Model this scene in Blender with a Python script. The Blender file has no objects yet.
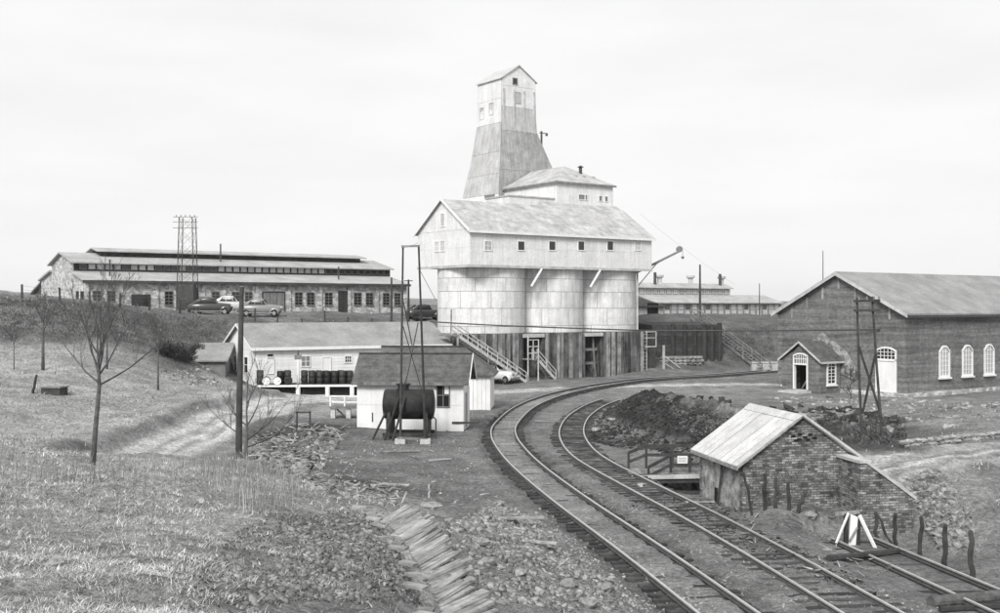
import bpy, bmesh, math, random
import numpy as np
from mathutils import Vector, Matrix
random.seed(7); RNG = np.random.default_rng(7)
S = bpy.context.scene; COL = S.collection
PI = math.pi; R = math.radians
F, CZ = 1100.0, 8.1                      # focal length in photo pixels, eye height over the yard

# ------------------------------------------------------------------ camera, sky, sun
cam = bpy.data.objects.new('camera', bpy.data.cameras.new('camera')); COL.objects.link(cam)
cam.location = (0, 0, CZ); cam.rotation_euler = (R(90), 0, 0)
cam.data.sensor_width = 36; cam.data.lens = 36*F/1000; cam.data.clip_end = 6000; cam.data.clip_start = .1
S.camera = cam
S.view_settings.view_transform = 'Standard'; S.view_settings.look = 'None'
S.view_settings.exposure = .33; S.view_settings.gamma = 1
SUN_EL, SUN_AZ = R(38), R(200)           # azimuth clockwise from +Y: behind the camera, a little to the left
W = bpy.data.worlds.new('World'); S.world = W; W.use_nodes = True
nt = W.node_tree; N = nt.nodes; Lk = nt.links; N.clear()
out = N.new('ShaderNodeOutputWorld'); bg = N.new('ShaderNodeBackground'); bg.inputs[1].default_value = .1
sky = N.new('ShaderNodeTexSky'); sky.sky_type = 'NISHITA'; sky.sun_disc = False
sky.sun_elevation = SUN_EL; sky.sun_rotation = SUN_AZ
bw = N.new('ShaderNodeRGBToBW'); Lk.new(sky.outputs[0], bw.inputs[0])
tc = N.new('ShaderNodeTexCoord'); mp = N.new('ShaderNodeMapping'); mp.inputs['Scale'].default_value = (2.2, 2.2, 9)
ns = N.new('ShaderNodeTexNoise'); ns.inputs['Scale'].default_value = 2.2; ns.inputs['Detail'].default_value = 5
Lk.new(tc.outputs['Generated'], mp.inputs[0]); Lk.new(mp.outputs[0], ns.inputs['Vector'])
rp = N.new('ShaderNodeMapRange'); rp.inputs[1].default_value = .3; rp.inputs[2].default_value = .7
rp.inputs[3].default_value = 7.5; rp.inputs[4].default_value = 8.1
Lk.new(ns.outputs[0], rp.inputs[0])
mx = N.new('ShaderNodeMix'); mx.data_type = 'FLOAT'; mx.inputs[0].default_value = .93   # a closed layer of pale cloud over the sky
Lk.new(bw.outputs[0], mx.inputs[2]); Lk.new(rp.outputs[0], mx.inputs[3])
Lk.new(mx.outputs[0], bg.inputs[0]); Lk.new(bg.outputs[0], out.inputs[0])
sl = bpy.data.lights.new('sun', 'SUN'); sl.energy = 2.9; sl.angle = R(20); sl.color = (1, .99, .975)
so = bpy.data.objects.new('sun', sl); COL.objects.link(so)
sd = Vector((math.sin(SUN_AZ)*math.cos(SUN_EL), math.cos(SUN_AZ)*math.cos(SUN_EL), math.sin(SUN_EL)))
so.rotation_euler = sd.to_track_quat('Z', 'Y').to_euler(); so.location = sd*60

# ------------------------------------------------------------------ materials (black and white photograph: greys)
def mat(name, col, rough=.88, var=.3, sc=1.2, streak=0., bump=.35, bsc=14., metal=0., tex=None, tx=(1, 1), mortar=.6, rnd=0., spec=.25, fine=.15, isl=0., hstreak=0.):
    m = bpy.data.materials.new(name); m.use_nodes = True; t = m.node_tree; n = t.nodes; l = t.links
    b = n['Principled BSDF']; b.inputs['Roughness'].default_value = rough; b.inputs['Metallic'].default_value = metal
    b.inputs['Specular IOR Level'].default_value = spec
    co = n.new('ShaderNodeTexCoord'); oin = n.new('ShaderNodeObjectInfo'); ad = n.new('ShaderNodeVectorMath'); ad.operation = 'ADD'
    l.new(co.outputs['Object'], ad.inputs[0]); l.new(oin.outputs['Location'], ad.inputs[1]); OC = ad.outputs[0]
    def noise(scale, vec=None, det=5, r=.6):
        q = n.new('ShaderNodeTexNoise'); q.inputs['Scale'].default_value = scale; q.inputs['Detail'].default_value = det; q.inputs['Roughness'].default_value = r
        l.new(vec or OC, q.inputs['Vector']); return q.outputs[0]
    def math_(op, a, c):
        q = n.new('ShaderNodeMath'); q.operation = op
        for i, x in enumerate((a, c)):
            if isinstance(x, (int, float)): q.inputs[i].default_value = x
            else: l.new(x, q.inputs[i])
        return q.outputs[0]
    def rng(x, lo, hi, a=.3, c=.7):
        q = n.new('ShaderNodeMapRange'); q.inputs[1].default_value = a; q.inputs[2].default_value = c; q.inputs[3].default_value = lo; q.inputs[4].default_value = hi
        l.new(x, q.inputs[0]); return q.outputs[0]
    v = math_('MULTIPLY', rng(noise(sc), 1-var, 1+var), col)
    if fine: v = math_('MULTIPLY', v, rng(noise(sc*9, det=3), 1-fine, 1+fine))
    if streak:
        mpn = n.new('ShaderNodeMapping'); mpn.inputs['Scale'].default_value = (2.6, 2.6, .16); l.new(OC, mpn.inputs[0])
        v = math_('MULTIPLY', v, rng(noise(1.1, mpn.outputs[0], 6, .7), 1-streak, 1+.25*streak, .35, .6))
    if hstreak:
        mph = n.new('ShaderNodeMapping'); mph.inputs['Scale'].default_value = (.12, .12, 3.2); l.new(OC, mph.inputs[0])
        v = math_('MULTIPLY', v, rng(noise(1., mph.outputs[0], 4, .7), 1-hstreak, 1+hstreak, .35, .65))
    h = noise(bsc)
    if rnd:
        oi = n.new('ShaderNodeObjectInfo'); v = math_('MULTIPLY', v, rng(oi.outputs['Random'], 1-rnd, 1+rnd, 0, 1))
    if isl:
        ge = n.new('ShaderNodeNewGeometry'); v = math_('MULTIPLY', v, rng(ge.outputs['Random Per Island'], 1-isl, 1+isl, 0, 1))
    if tex in ('brick', 'stone', 'ribs', 'shingle'):
        sp = n.new('ShaderNodeSeparateXYZ'); l.new(co.outputs['Object'], sp.inputs[0])
        hx = math_('ADD', sp.outputs[0], sp.outputs[1])
        if tex in ('brick', 'shingle'):
            cb = n.new('ShaderNodeCombineXYZ'); l.new(hx, cb.inputs[0]); l.new(sp.outputs[2], cb.inputs[1])
            br = n.new('ShaderNodeTexBrick'); l.new(cb.outputs[0], br.inputs['Vector']); br.inputs['Scale'].default_value = 1
            br.inputs['Brick Width'].default_value = tx[0]; br.inputs['Row Height'].default_value = tx[1]; br.inputs['Mortar Size'].default_value = tx[1]*.13
            br.inputs['Mortar Smooth'].default_value = .3; br.inputs['Bias'].default_value = 0
            br.inputs['Color1'].default_value = (.78-.4*(bump > .9),)*3+(1,); br.inputs['Color2'].default_value = (1.2+.35*(bump > .9),)*3+(1,); br.inputs['Mortar'].default_value = (mortar,)*3+(1,)
            v = math_('MULTIPLY', v, br.outputs['Color']); h = math_('ADD', math_('MULTIPLY', br.outputs['Fac'], -1.2), math_('MULTIPLY', h, .7))
        elif tex == 'stone':
            cb = n.new('ShaderNodeCombineXYZ'); l.new(math_('MULTIPLY', hx, 1/tx[0]), cb.inputs[0]); l.new(math_('MULTIPLY', sp.outputs[2], 1/tx[1]), cb.inputs[1])
            vo = n.new('ShaderNodeTexVoronoi'); vo.inputs['Scale'].default_value = 1; l.new(cb.outputs[0], vo.inputs['Vector'])
            g = n.new('ShaderNodeRGBToBW'); l.new(vo.outputs['Color'], g.inputs[0]); v = math_('MULTIPLY', v, rng(g.outputs[0], .6, 1.25, .2, .8))
            ve = n.new('ShaderNodeTexVoronoi'); ve.feature = 'DISTANCE_TO_EDGE'; ve.inputs['Scale'].default_value = 1; l.new(cb.outputs[0], ve.inputs['Vector'])
            e = rng(ve.outputs['Distance'], 0, 1, 0, .1); v = math_('MULTIPLY', v, rng(e, mortar, 1, 0, 1)); h = math_('ADD', h, e)
        elif tex == 'ribs':
            wv = math_('SINE', math_('MULTIPLY', hx, 2*PI/tx[0]), 0); h = math_('ADD', math_('MULTIPLY', wv, .5), math_('MULTIPLY', h, .4))
    cbn = n.new('ShaderNodeCombineColor')
    for i in range(3): l.new(v, cbn.inputs[i])
    l.new(cbn.outputs[0], b.inputs['Base Color'])
    if bump:
        bp = n.new('ShaderNodeBump'); bp.inputs['Strength'].default_value = bump; bp.inputs['Distance'].default_value = .03
        l.new(h, bp.inputs['Height']); l.new(bp.outputs[0], b.inputs['Normal'])
    return m
M = dict(
 silo=mat('pale_plate', .66, var=.16, sc=.9, streak=.2, rnd=.04, fine=.12, bump=.15, bsc=5),
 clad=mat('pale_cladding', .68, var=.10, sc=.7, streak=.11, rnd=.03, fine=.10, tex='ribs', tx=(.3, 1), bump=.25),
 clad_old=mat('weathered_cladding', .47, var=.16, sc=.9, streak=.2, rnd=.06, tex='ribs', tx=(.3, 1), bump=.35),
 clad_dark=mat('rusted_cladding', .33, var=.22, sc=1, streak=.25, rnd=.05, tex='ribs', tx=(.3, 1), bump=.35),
 roofm=mat('galvanised_roofing', .40, var=.3, sc=.8, rnd=.06, tex='ribs', tx=(.32, 1), bump=.4),
 roofw=mat('bright_roofing', .47, var=.18, sc=1.3, rnd=.1, bump=.15),
 roofg=mat('grey_roofing', .26, var=.22, sc=.5, bump=.3, bsc=8),
 roofl=mat('pale_grey_roofing', .36, var=.22, sc=.5, bump=.3, bsc=8),
 roofd=mat('dark_roofing', .10, var=.4, sc=1.6, bump=.7, bsc=12, fine=.45, rnd=.08),
 roofd2=mat('old_shingle', .17, var=.3, sc=1.1, bump=.5, bsc=9, tex='shingle', tx=(.4, .12), mortar=.7),
 conc=mat('stained_concrete', .27, var=.5, sc=1.1, streak=.6, rnd=.05, bump=.5, bsc=6, fine=.3),
 concd=mat('dark_stained_concrete', .12, var=.5, sc=.9, streak=.85, bump=.5, bsc=6, fine=.3),
 concl=mat('pale_concrete', .45, var=.25, sc=1.2, bump=.4, bsc=9),
 white=mat('white_paint', .74, var=.08, sc=.8, streak=.08, bump=.05, fine=.04),
 whiteb=mat('white_boards', .73, var=.08, sc=1, streak=.1, rnd=.06, bump=.06, fine=.05),
 brick=mat('dark_red_brick', .165, var=.25, sc=.35, streak=.12, hstreak=.3, tex='brick', tx=(.3, .11), mortar=1.15, bump=.5, fine=.2),
 brickn=mat('rough_brick', .20, var=.55, sc=2.2, tex='brick', tx=(.27, .095), mortar=.55, bump=1., fine=.5),
 stucco=mat('patchy_plaster', .27, var=.75, sc=2.4, bump=.8, bsc=8, fine=.5),
 stone=mat('rubble_stone', .50, var=.15, sc=.6, tex='stone', tx=(.42, .28), mortar=.75, bump=.6, fine=.2),
 stonew=mat('fieldstone', .25, var=.35, sc=2, bump=.8, bsc=6, rnd=.25, isl=.6),
 rock=mat('broken_rock', .24, var=.4, sc=2.5, bump=.8, bsc=7, rnd=.2, isl=.5),
 gravel=mat('dark_gravel', .10, var=.4, sc=2.5, bump=.8, bsc=7, isl=.7),
 darkrock=mat('coal_slack', .035, var=.5, sc=2.5, bump=.8, bsc=7, isl=.7),
 wood=mat('weathered_wood', .22, var=.35, sc=2.2, streak=.35, bump=.5, bsc=9, rnd=.22),
 woodl=mat('grey_plank', .25, var=.45, sc=2.5, bump=.5, bsc=10, rnd=.3),
 woodd=mat('tarred_wood', .05, var=.4, sc=2.5, bump=.5, bsc=9, rnd=.25),
 tie=mat('old_tie', .05, var=.45, sc=3, bump=.7, bsc=8, rnd=.4),
 bark=mat('bark', .10, var=.4, sc=5, bump=.7, bsc=18),
 rail=mat('worn_rail', .5, rough=.38, var=.12, sc=3, metal=.35, bump=.05, spec=.5),
 railw=mat('rusty_rail', .07, var=.3, sc=5, bump=.3),
 steel=mat('dark_steel', .06, rough=.6, var=.3, sc=3, bump=.15),
 tank=mat('rusty_tank', .022, rough=.62, var=.6, sc=1.8, bump=.2, bsc=12),
 barrel=mat('dark_drum', .025, rough=.55, var=.4, sc=3, bump=.1, rnd=.5),
 drumw=mat('white_drum', .72, rough=.6, var=.1, sc=3, bump=.05),
 black=mat('interior_shade_black', .012, var=.1, bump=0, fine=0),  # near-black colour that paints the shade inside dark openings
 glass=mat('dark_glass', .02, rough=.12, var=.2, sc=3, bump=0, spec=.6, fine=0),
 glassw=mat('sky_pale_glass', .42, rough=.3, var=.2, sc=3, bump=0, spec=.5, rnd=.18, fine=0),  # brightness of the sky in the panes, put into a pale base colour
 cardark=mat('dark_car_paint', .05, rough=.22, var=.05, bump=0, spec=.7, fine=0),
 carlight=mat('pale_car_paint', .55, rough=.25, var=.05, bump=0, spec=.6, fine=0),
 cargrey=mat('grey_car_paint', .22, rough=.22, var=.05, bump=0, spec=.7, fine=0),
 chrome=mat('chrome', .7, rough=.15, var=.05, bump=0, metal=1, fine=0),
 rubber=mat('rubber', .02, var=.1, bump=0), shrub=mat('dark_twigs', .05, var=.4, sc=3, bump=0),
 grass=mat('dry_grass', .42, var=.65, sc=1.7, bump=0, fine=.3, isl=.5), grassm=mat('meadow_grass', .31, var=.4, sc=.35, bump=0, fine=.3, isl=.4), weed=mat('tall_weeds', .26, var=.4, sc=.6, bump=0, fine=.3, isl=.5), debris=mat('splintered_wood', .25, var=.3, sc=3, bump=0, isl=.75), brush=mat('bank_brush', .09, var=.5, sc=.5, bump=0, fine=.3, isl=.6),
 doorm=mat('grey_door', .2, var=.2, sc=2, streak=.2, bump=.2),
)
# ------------------------------------------------------------------ mesh helpers
class MB:
    def __init__(s): s.v = []; s.f = []
    def add(s, vs, fs):
        n = len(s.v); s.v += [tuple(p) for p in vs]; s.f += [tuple(i+n for i in f) for f in fs]; return s
    def box(s, x0, x1, y0, y1, z0, z1):
        return s.add([(x, y, z) for x in (x0, x1) for y in (y0, y1) for z in (z0, z1)],
                     [(0, 1, 3, 2), (4, 6, 7, 5), (0, 4, 5, 1), (2, 3, 7, 6), (0, 2, 6, 4), (1, 5, 7, 3)])
    def prism(s, pts, d):
        n = len(pts); d = Vector(d); P = [Vector(p) for p in pts]
        return s.add(P+[p+d for p in P], [tuple(range(n)), tuple(range(2*n-1, n-1, -1))]+[(i, n+i, n+(i+1) % n, (i+1) % n) for i in range(n)])
    def beam(s, p, q, w, h=None):
        p, q = Vector(p), Vector(q); h = h or w; t = (q-p).normalized()
        a = t.cross(Vector((0, 0, 1)))
        a = a.normalized() if a.length > 1e-3 else Vector((1, 0, 0)); b = a.cross(t).normalized()
        return s.prism([p+a*i*w/2+b*j*h/2 for i, j in ((-1, -1), (1, -1), (1, 1), (-1, 1))], q-p)
    def tube(s, pts, rad, n=6):
        P = [Vector(p) for p in pts]; k = len(P); rad = rad if hasattr(rad, '__len__') else [rad]*k
        vs = []; fs = []
        t0 = (P[1]-P[0]).normalized(); a = t0.orthogonal().normalized()
        for i in range(k):
            t = (P[min(i+1, k-1)]-P[max(i-1, 0)]).normalized(); a = (a-t*a.dot(t)).normalized(); b = t.cross(a)
            vs += [P[i]+(a*math.cos(2*PI*j/n)+b*math.sin(2*PI*j/n))*rad[i] for j in range(n)]
        for i in range(k-1):
            fs += [(i*n+j, i*n+(j+1) % n, (i+1)*n+(j+1) % n, (i+1)*n+j) for j in range(n)]
        fs += [tuple(range(n-1, -1, -1)), tuple(range((k-1)*n, k*n))]
        return s.add(vs, fs)
    def loft(s, rings, closed=True):
        n = len(rings[0]); k = len(rings); vs = [p for r in rings for p in r]
        fs = [(i*n+j, i*n+(j+1) % n, (i+1)*n+(j+1) % n, (i+1)*n+j) for i in range(k-1) for j in range(n)]
        fs += [tuple(range(n-1, -1, -1)), tuple(range((k-1)*n, k*n))]
        return s.add(vs, fs)
    def rockv(s, c, r, seed):
        rg = random.Random(seed); vs = []
        for z, q, m in ((-.6, .75, 5), (.1, 1., 6), (.62, .6, 4)):
            ph = rg.random()*6
            for j in range(6): vs.append((c[0]+r[0]*q*math.cos(ph*0+j*PI/3)*rg.uniform(.72, 1.2), c[1]+r[1]*q*math.sin(j*PI/3)*rg.uniform(.72, 1.2), c[2]+r[2]*(z+rg.uniform(-.15, .15))))
        fs = [(i*6+j, i*6+(j+1) % 6, i*6+6+(j+1) % 6, i*6+6+j) for i in (0, 1) for j in range(6)]+[(5, 4, 3, 2, 1, 0), (12, 13, 14, 15, 16, 17)]
        return s.add(vs, fs)
    def mesh(s, name, m, smooth=False, fix=True):
        me = bpy.data.meshes.new(name); me.from_pydata(s.v, [], s.f)
        if fix and len(s.f) < 20000:
            b = bmesh.new(); b.from_mesh(me); bmesh.ops.recalc_face_normals(b, faces=b.faces); b.to_mesh(me); b.free()
        if smooth: me.shade_smooth()
        for q in (m if isinstance(m, (list, tuple)) else [m]): me.materials.append(q)
        return me
    def build(s, name, m, parent=None, smooth=False, fix=True): return obj(name, s.mesh(name, m, smooth, fix), parent)
def obj(name, me, parent=None, loc=None, rot=None):
    o = bpy.data.objects.new(name, me); COL.objects.link(o)
    if parent: o.parent = parent
    if loc is not None: o.location = loc
    if rot is not None: o.rotation_euler = rot
    return o
def tag(o, label, cat, group=None):
    o['label'] = label; o['category'] = cat
    if group: o['group'] = group
    return o
def thing(name, label, cat, loc=(0, 0, 0), rot=0, group=None):
    return tag(obj(name, None, None, loc, (0, 0, rot)), label, cat, group)
def struct(name, o): o.name = name; o['kind'] = 'structure'; return o
def kids(o): return [c for c in bpy.data.objects if c.parent == o]
TREE = {}
def copy_tree(o, label, loc=None, rot=None):
    ch = {}
    for c in bpy.data.objects:
        if c.parent: ch.setdefault(c.parent, []).append(c)
    def rec(q, par):
        n = q.copy(); COL.objects.link(n)
        if par: n.parent = par
        for c in ch.get(q, []): rec(c, n)
        return n
    r = rec(o, None); r['label'] = label
    if loc is not None: r.location = loc
    if rot is not None: r.rotation_euler = (0, 0, rot)
    return r
# photo pixel -> place
def at(px, py, d): return Vector(((px-500)/F*d, d, CZ-(py-306)/F*d))
class Frame:                              # a building's own axes: a along its length, v into its depth
    def __init__(s, ox, oy, deg): s.x, s.y, s.r = ox, oy, R(deg); s.c, s.s = math.cos(s.r), math.sin(s.r)
    def along(s, px, v=0): k = (px-500)/F; return (k*(s.y+s.c*v)-s.x+s.s*v)/(s.c-k*s.s)
    def across(s, px, a=0): k = (px-500)/F; return (s.x+s.c*a-k*(s.y+s.s*a))/(s.s+k*s.c)
    def z(s, a, v, py): return CZ-(py-306)/F*(s.y+s.s*a+s.c*v)
    def w(s, a, v): return (s.x+s.c*a-s.s*v, s.y+s.s*a+s.c*v)
    def root(s, name, label, cat, z=0, group=None): return thing(name, label, cat, (s.x, s.y, z), s.r, group)
def panels(root, name, m, p, e, f, nx, ny, t, gap=.012, jit=.006, taper=None):
    """nx by ny sheets laid over the parallelogram p, p+e, p+f, each a part; alike sheets share one mesh"""
    p, e, f = Vector(p), Vector(e), Vector(f); nrm = e.cross(f).normalized(); de, df = e/nx, f/ny
    g, h = de*(1-gap/de.length), df*(1-gap/df.length)
    b = MB().prism([(0, 0, 0), g, g+h, h], nrm*t); me = b.mesh(name, m)
    for i in range(nx):
        for j in range(ny):
            obj(name, me, root, p+de*i+df*j+nrm*random.uniform(0, jit))
def window(root, ax, c, d, a0, a1, z0, z1, nx=2, ny=3, fm=None, pm=None, arch=0., fw=.09, sill=False, name='window', prud=.07, mw=.05):
    """window on the plane ax=c facing d (+1/-1): frame with muntins, pane behind it as a sub-part"""
    fm, pm = fm or M['white'], pm or M['glass']
    def P(a, z, o): return (c+d*o, a, z) if ax == 'x' else (a, c+d*o, z)
    def bx(b, s0, s1, u0, u1, o0, o1):
        q = [P(a, z, o) for a in (s0, s1) for z in (u0, u1) for o in (o0, o1)]
        b.add(q, [(0, 1, 3, 2), (4, 6, 7, 5), (0, 4, 5, 1), (2, 3, 7, 6), (0, 2, 6, 4), (1, 5, 7, 3)])
    b = MB(); am = (a0+a1)/2; hw = (a1-a0)/2
    def top(a): return z1+arch*math.sqrt(max(0, 1-((a-am)/hw)**2)) if arch else z1
    bx(b, a0-fw, a0, z0-fw, z1, 0, prud); bx(b, a1, a1+fw, z0-fw, z1, 0, prud); bx(b, a0, a1, z0-fw, z0, 0, prud+.004)
    k = 8 if arch else 1
    for i in range(k):
        s0, s1 = a0-fw+(a1-a0+2*fw)*i/k, a0-fw+(a1-a0+2*fw)*(i+1)/k
        t0, t1 = (top(s0), top(s1)) if arch else (z1, z1)
        q = [P(s0, t0, 0), P(s1, t1, 0), P(s1, t1+fw, 0), P(s0, t0+fw, 0)]
        b.prism(q, Vector(P(0, 0, prud))-Vector(P(0, 0, 0)))
    for i in range(1, nx):
        a = a0+(a1-a0)*i/nx; bx(b, a-mw/2, a+mw/2, z0, top(a), 0, prud*.6)
    for j in range(1, ny):
        z = z0+(z1+arch-z0)*j/ny
        half = hw if z < z1 else hw*math.sqrt(max(0.02, 1-((z-z1)/max(arch, .01))**2))
        bx(b, am-half, am+half, z-mw/2, z+mw/2, 0, prud*.55)
    if sill: bx(b, a0-fw*1.6, a1+fw*1.6, z0-fw*1.9, z0-fw, 0, prud*2)
    fr = b.build(name, fm, root)
    g = MB(); pts = [P(a0, z0, .012), P(a1, z0, .012), P(a1, z1, .012)]
    if arch: pts += [P(am+hw*math.cos(t), z1+arch*math.sin(t), .012) for t in [PI*i/8 for i in range(1, 8)]]
    pts.append(P(a0, z1, .012)); g.prism(pts, Vector(P(0, 0, .014))-Vector(P(0, 0, 0))); g.build('pane', pm, fr)
    return fr
# ------------------------------------------------------------------ terrain
def vnoise(x, y, seed=0):
    xi = np.floor(x).astype(np.int64); yi = np.floor(y).astype(np.int64); fx = x-xi; fy = y-yi
    fx = fx*fx*(3-2*fx); fy = fy*fy*(3-2*fy)
    def h(a, b):
        q = (a*374761393+b*668265263+seed*144269504) & 0xffffffff
        q = ((q ^ (q >> 13))*1274126177) & 0xffffffff
        return ((q ^ (q >> 16)) & 0xffff)/65535.
    return (h(xi, yi)*(1-fx)+h(xi+1, yi)*fx)*(1-fy)+(h(xi, yi+1)*(1-fx)+h(xi+1, yi+1)*fx)*fy
def fbm(x, y, o=4, seed=0):
    s = 0; a = .5
    for i in range(o): x, y = .829*x+.559*y, -.559*x+.829*y; s = s+a*(vnoise(x*2**i+17*i, y*2**i, seed+i)-.5); a *= .55
    return s
YA, ME, RO, BK, RB, FG = .155, .27, .46, .10, .20, .27      # yard dirt, meadow, road, brushy bank, rubble, foreground turf
CP = [  # (photo x, y, distance, tone, grass)
 # foreground hill
 (0,613,9,FG,1),(120,613,10,FG,1),(220,613,11.5,FG,.8),(300,613,13,RB,.35),(350,613,15,RB,.1),(420,613,18,RB,0),(490,613,21,RB,0),(560,613,24.5,RB,0),(625,613,27,RB,0),
 (0,560,14,FG,1),(120,560,15,FG,1),(220,560,17,FG,.7),(300,560,18.5,RB,.3),(350,560,20,RB,.1),(420,560,22.5,RB,0),(490,560,26,RB,0),(560,560,30,RB,0),(595,560,33,RB,0),
 (0,520,19,FG,1),(150,520,20.5,FG,1),(230,520,22,FG,.8),(300,520,24,RB,.5),(380,520,27,RB,.1),(430,520,30,RB,0),(500,520,36,RB,0),(540,520,39.8,YA,0),
 (0,480,25,FG,1),(150,480,28,FG,1),(250,480,31,FG,1),(300,485,34,FG,.8),(350,490,38.5,RB,.3),(400,497,43,YA,0),(450,500,44,YA,0),
 (0,452,31,FG,1),(92,466,31,FG,1),(150,465,33,FG,1),(240,461,40,FG,1),(300,475,45,RB,.4),(335,482,47.5,.045,.1),(370,493,47.2,.04,0),
 # cut, road, meadow
 (0,440,57,ME,.6),(60,446,54,ME,.4),(100,452,53,BK,.4),(60,462,47,ME,.4),(0,470,45,ME,.5),(130,464,54.5,RO,0),(160,452,58.5,RO,0),(200,437,65,RO,0),(250,415,78,RO,0),(300,400,91,RO,0),(350,393,98,RO,0),
 (100,436,59,ME,.5),(150,425,64,ME,.5),(200,408,72,ME,.5),(245,392,85,ME,.5),(280,455,57,.07,0),(300,430,68,.06,0),(260,455,55,.05,.1),(270,435,66,.05,0),(320,425,72,.06,0),
 (0,400,68,ME,.7),(60,400,70,ME,.7),(120,405,70,ME,.7),(160,395,76,ME,.7),(0,365,79,ME,.7),(60,365,80.5,ME,.7),(120,372,82,ME,.7),(180,382,86,ME,.7),(220,383,93,ME,.5),
 (0,349,84,ME,.5),(60,350,86,ME,.5),(120,356,88.5,ME,.5),(180,366,92,BK,.3),(205,366,96,BK,.2),
 (0,335,87,BK,.5),(60,336,89,BK,.5),(120,340,92,BK,.5),(180,350,96,BK,.4),
 (0,297,101,BK,.5),(60,301,103,BK,.5),(120,308.5,106,BK,.5),(180,313.5,109.5,BK,.5),(250,318,112,BK,.4),(330,322,115,BK,.4),(400,323,119,BK,.4),
 (0,290,110,ME,.3),(75,305,117,ME,.2),(240,313,127,YA,.1),(211,315,116,YA,.1),(261,317,117.5,YA,.1),(405,313,140,YA,0),
 # yard
 (300,420,74.5,YA,0),(350,440,66.5,YA,0),(400,430,71.8,YA,0),(400,460,57.8,YA,0),(450,450,61.8,YA,0),(450,480,51.2,YA,0),(480,410,85.6,YA,0),(540,385,108,YA*1.25,0),(600,392,99,YA*1.25,0),(680,385,107,YA*1.4,0),(740,385,109,YA*1.4,0),(640,380,115,YA,0),(700,376,122,YA,0),(760,374,125,YA,0),
 (620,440,66.5,YA,0),(560,500,45.9,YA,0),(700,540,38,YA,0),(760,580,32.5,YA*1.1,0),(800,613,29,YA,0),(720,610,29.3,YA,0),
 (770,405,90,YA,0),(820,402,93,RB,0),(860,412,84,RB,0),(860,428,75,.06,0),(865,445,67,.045,0),(900,438,66,.10,.1),(800,398,97,RB,0),(906,400,94.8,RB,0),(1000,399,96,RB,.2),
 # right-hand bank and road
 (960,408,77,RB,.4),(1000,415,72,RB,.4),(930,418,68.5,RB,.2),(1000,432,63,RB,.4),(930,438,58,.13,.2),(880,445,54,.06,.1),(850,440,58,.04,.1),(830,425,66,.05,0),(870,425,67,.07,.1),
 (880,470,47,RO,0),(930,460,48.5,RO,0),(1000,450,52.5,RO,0),(1000,475,47,.17,.5),(950,490,44,RB,.2),(1000,510,42,.17,.4),(925,547,41,RB,.1),(878,549,41,YA,0),(900,549,41.1,YA,0),(970,545,38.5,.17,.2),(1000,560,35.8,YA,.3),(1000,600,30.5,YA,.1),
 (850,520,42.2,YA,0),(850,545,40.4,YA,0),(780,511,42.3,RB,0),(825,524,41.4,RB,0),(715,502,46.2,RB,0),(738,503,43.5,RB,0),(900,590,31.4,YA,0),(930,560,36,YA,.1),
]
PW = [  # the same in metres: x, y, z, tone, grass
 (0,0,6.45,FG,1),(-8,0,6.9,FG,1),(8,0,5.6,RB,.5),(0,-30,8,FG,1),(30,-30,5,YA,.3),(-30,-30,9.5,FG,1),(16,10,1.2,RB,.2),(22,15,0,YA,0),(-14,14,5.6,FG,1),(-25,25,5,FG,1),(-40,40,4,ME,1),(-60,60,5,ME,1),(-20,42,2.6,ME,.5),
 (-24,104,.9,YA,0),(-16,104,.7,YA,0),(-8,108,.5,YA,0),(-20,110,1.6,BK,0),(-26,98.5,2.0,BK,.1),(-27.5,103,2.4,BK,.1),(-25,103,1.9,BK,0),(-12,114,1.5,BK,0),(-5,118,.5,YA,0),(2,116,.35,YA,0),(18,122.5,.35,YA,0),(10,124,.35,YA,0),(22,126,.35,YA,0),
 (-8,124,4.,BK,0),(-10,132,6.6,YA,0),(0,132,6.2,YA,0),(10,140,6.2,YA,0),(20,143,6.4,BK,.1),(27,143,6.2,BK,.3),(36,143,6.0,BK,.3),(23,131,1.,BK,0),(28,132,1.,BK,.2),(34,133,1.,BK,.2),(45,130,1.,BK,.2),(55,143,6,BK,.2),
 (45,105,0,YA,0),(60,115,0,YA,0),(30,115,.1,YA,0),(80,100,1,ME,.5),(60,80,1.4,ME,.5),(45,60,1.6,ME,.5),(40,40,.6,ME,.4),(45,20,0,ME,.3),
 (20,170,6.2,YA,0),(35,200,5.8,YA,0),(60,230,5.6,YA,0),(90,220,6,ME,0),(0,200,6.4,YA,0),(-50,160,7.6,YA,0),(-20,160,7.,YA,0),(-70,120,9.4,ME,.4),(-100,90,8,ME,.5),(-100,160,9.5,ME,.3),
 (-300,400,14,BK,0),(-150,420,10,BK,0),(0,450,7,BK,0),(200,450,7,BK,0),(400,300,8,BK,0),(-700,700,24,BK,0),(0,1200,12,BK,0),(800,900,12,BK,0),(-500,0,14,ME,0),(500,0,3,ME,0),
]
cpts = [tuple(at(a, b, d))+(t, g) for a, b, d, t, g in CP]+PW
CA = np.array(cpts)
_d = np.hypot(CA[:, None, 0]-CA[None, :, 0], CA[:, None, 1]-CA[None, :, 1])
_A = np.zeros((len(CA)+3,)*2); _n = len(CA); _A[:_n, :_n] = -_d-np.eye(_n)*-.05; _A[:_n, _n] = 1; _A[:_n, _n+1:] = CA[:, :2]/100; _A[_n:, :_n] = _A[:_n, _n:].T
_w = np.linalg.solve(_A, np.concatenate([CA[:, 2], [0, 0, 0]]))
def catmull(P, step):
    P = [Vector(p) for p in P]; P = [P[0]*2-P[1]]+P+[P[-1]*2-P[-2]]; o = []
    for i in range(1, len(P)-2):
        a, b, c, d = P[i-1:i+3]; n = max(2, int((c-b).length/step))
        for k in range(n):
            t = k/n; o.append(.5*((2*b)+(c-a)*t+(2*a-5*b+4*c-d)*t*t+(3*b-a-3*c+d)*t**3))
    o.append(P[-2]); return o
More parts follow.
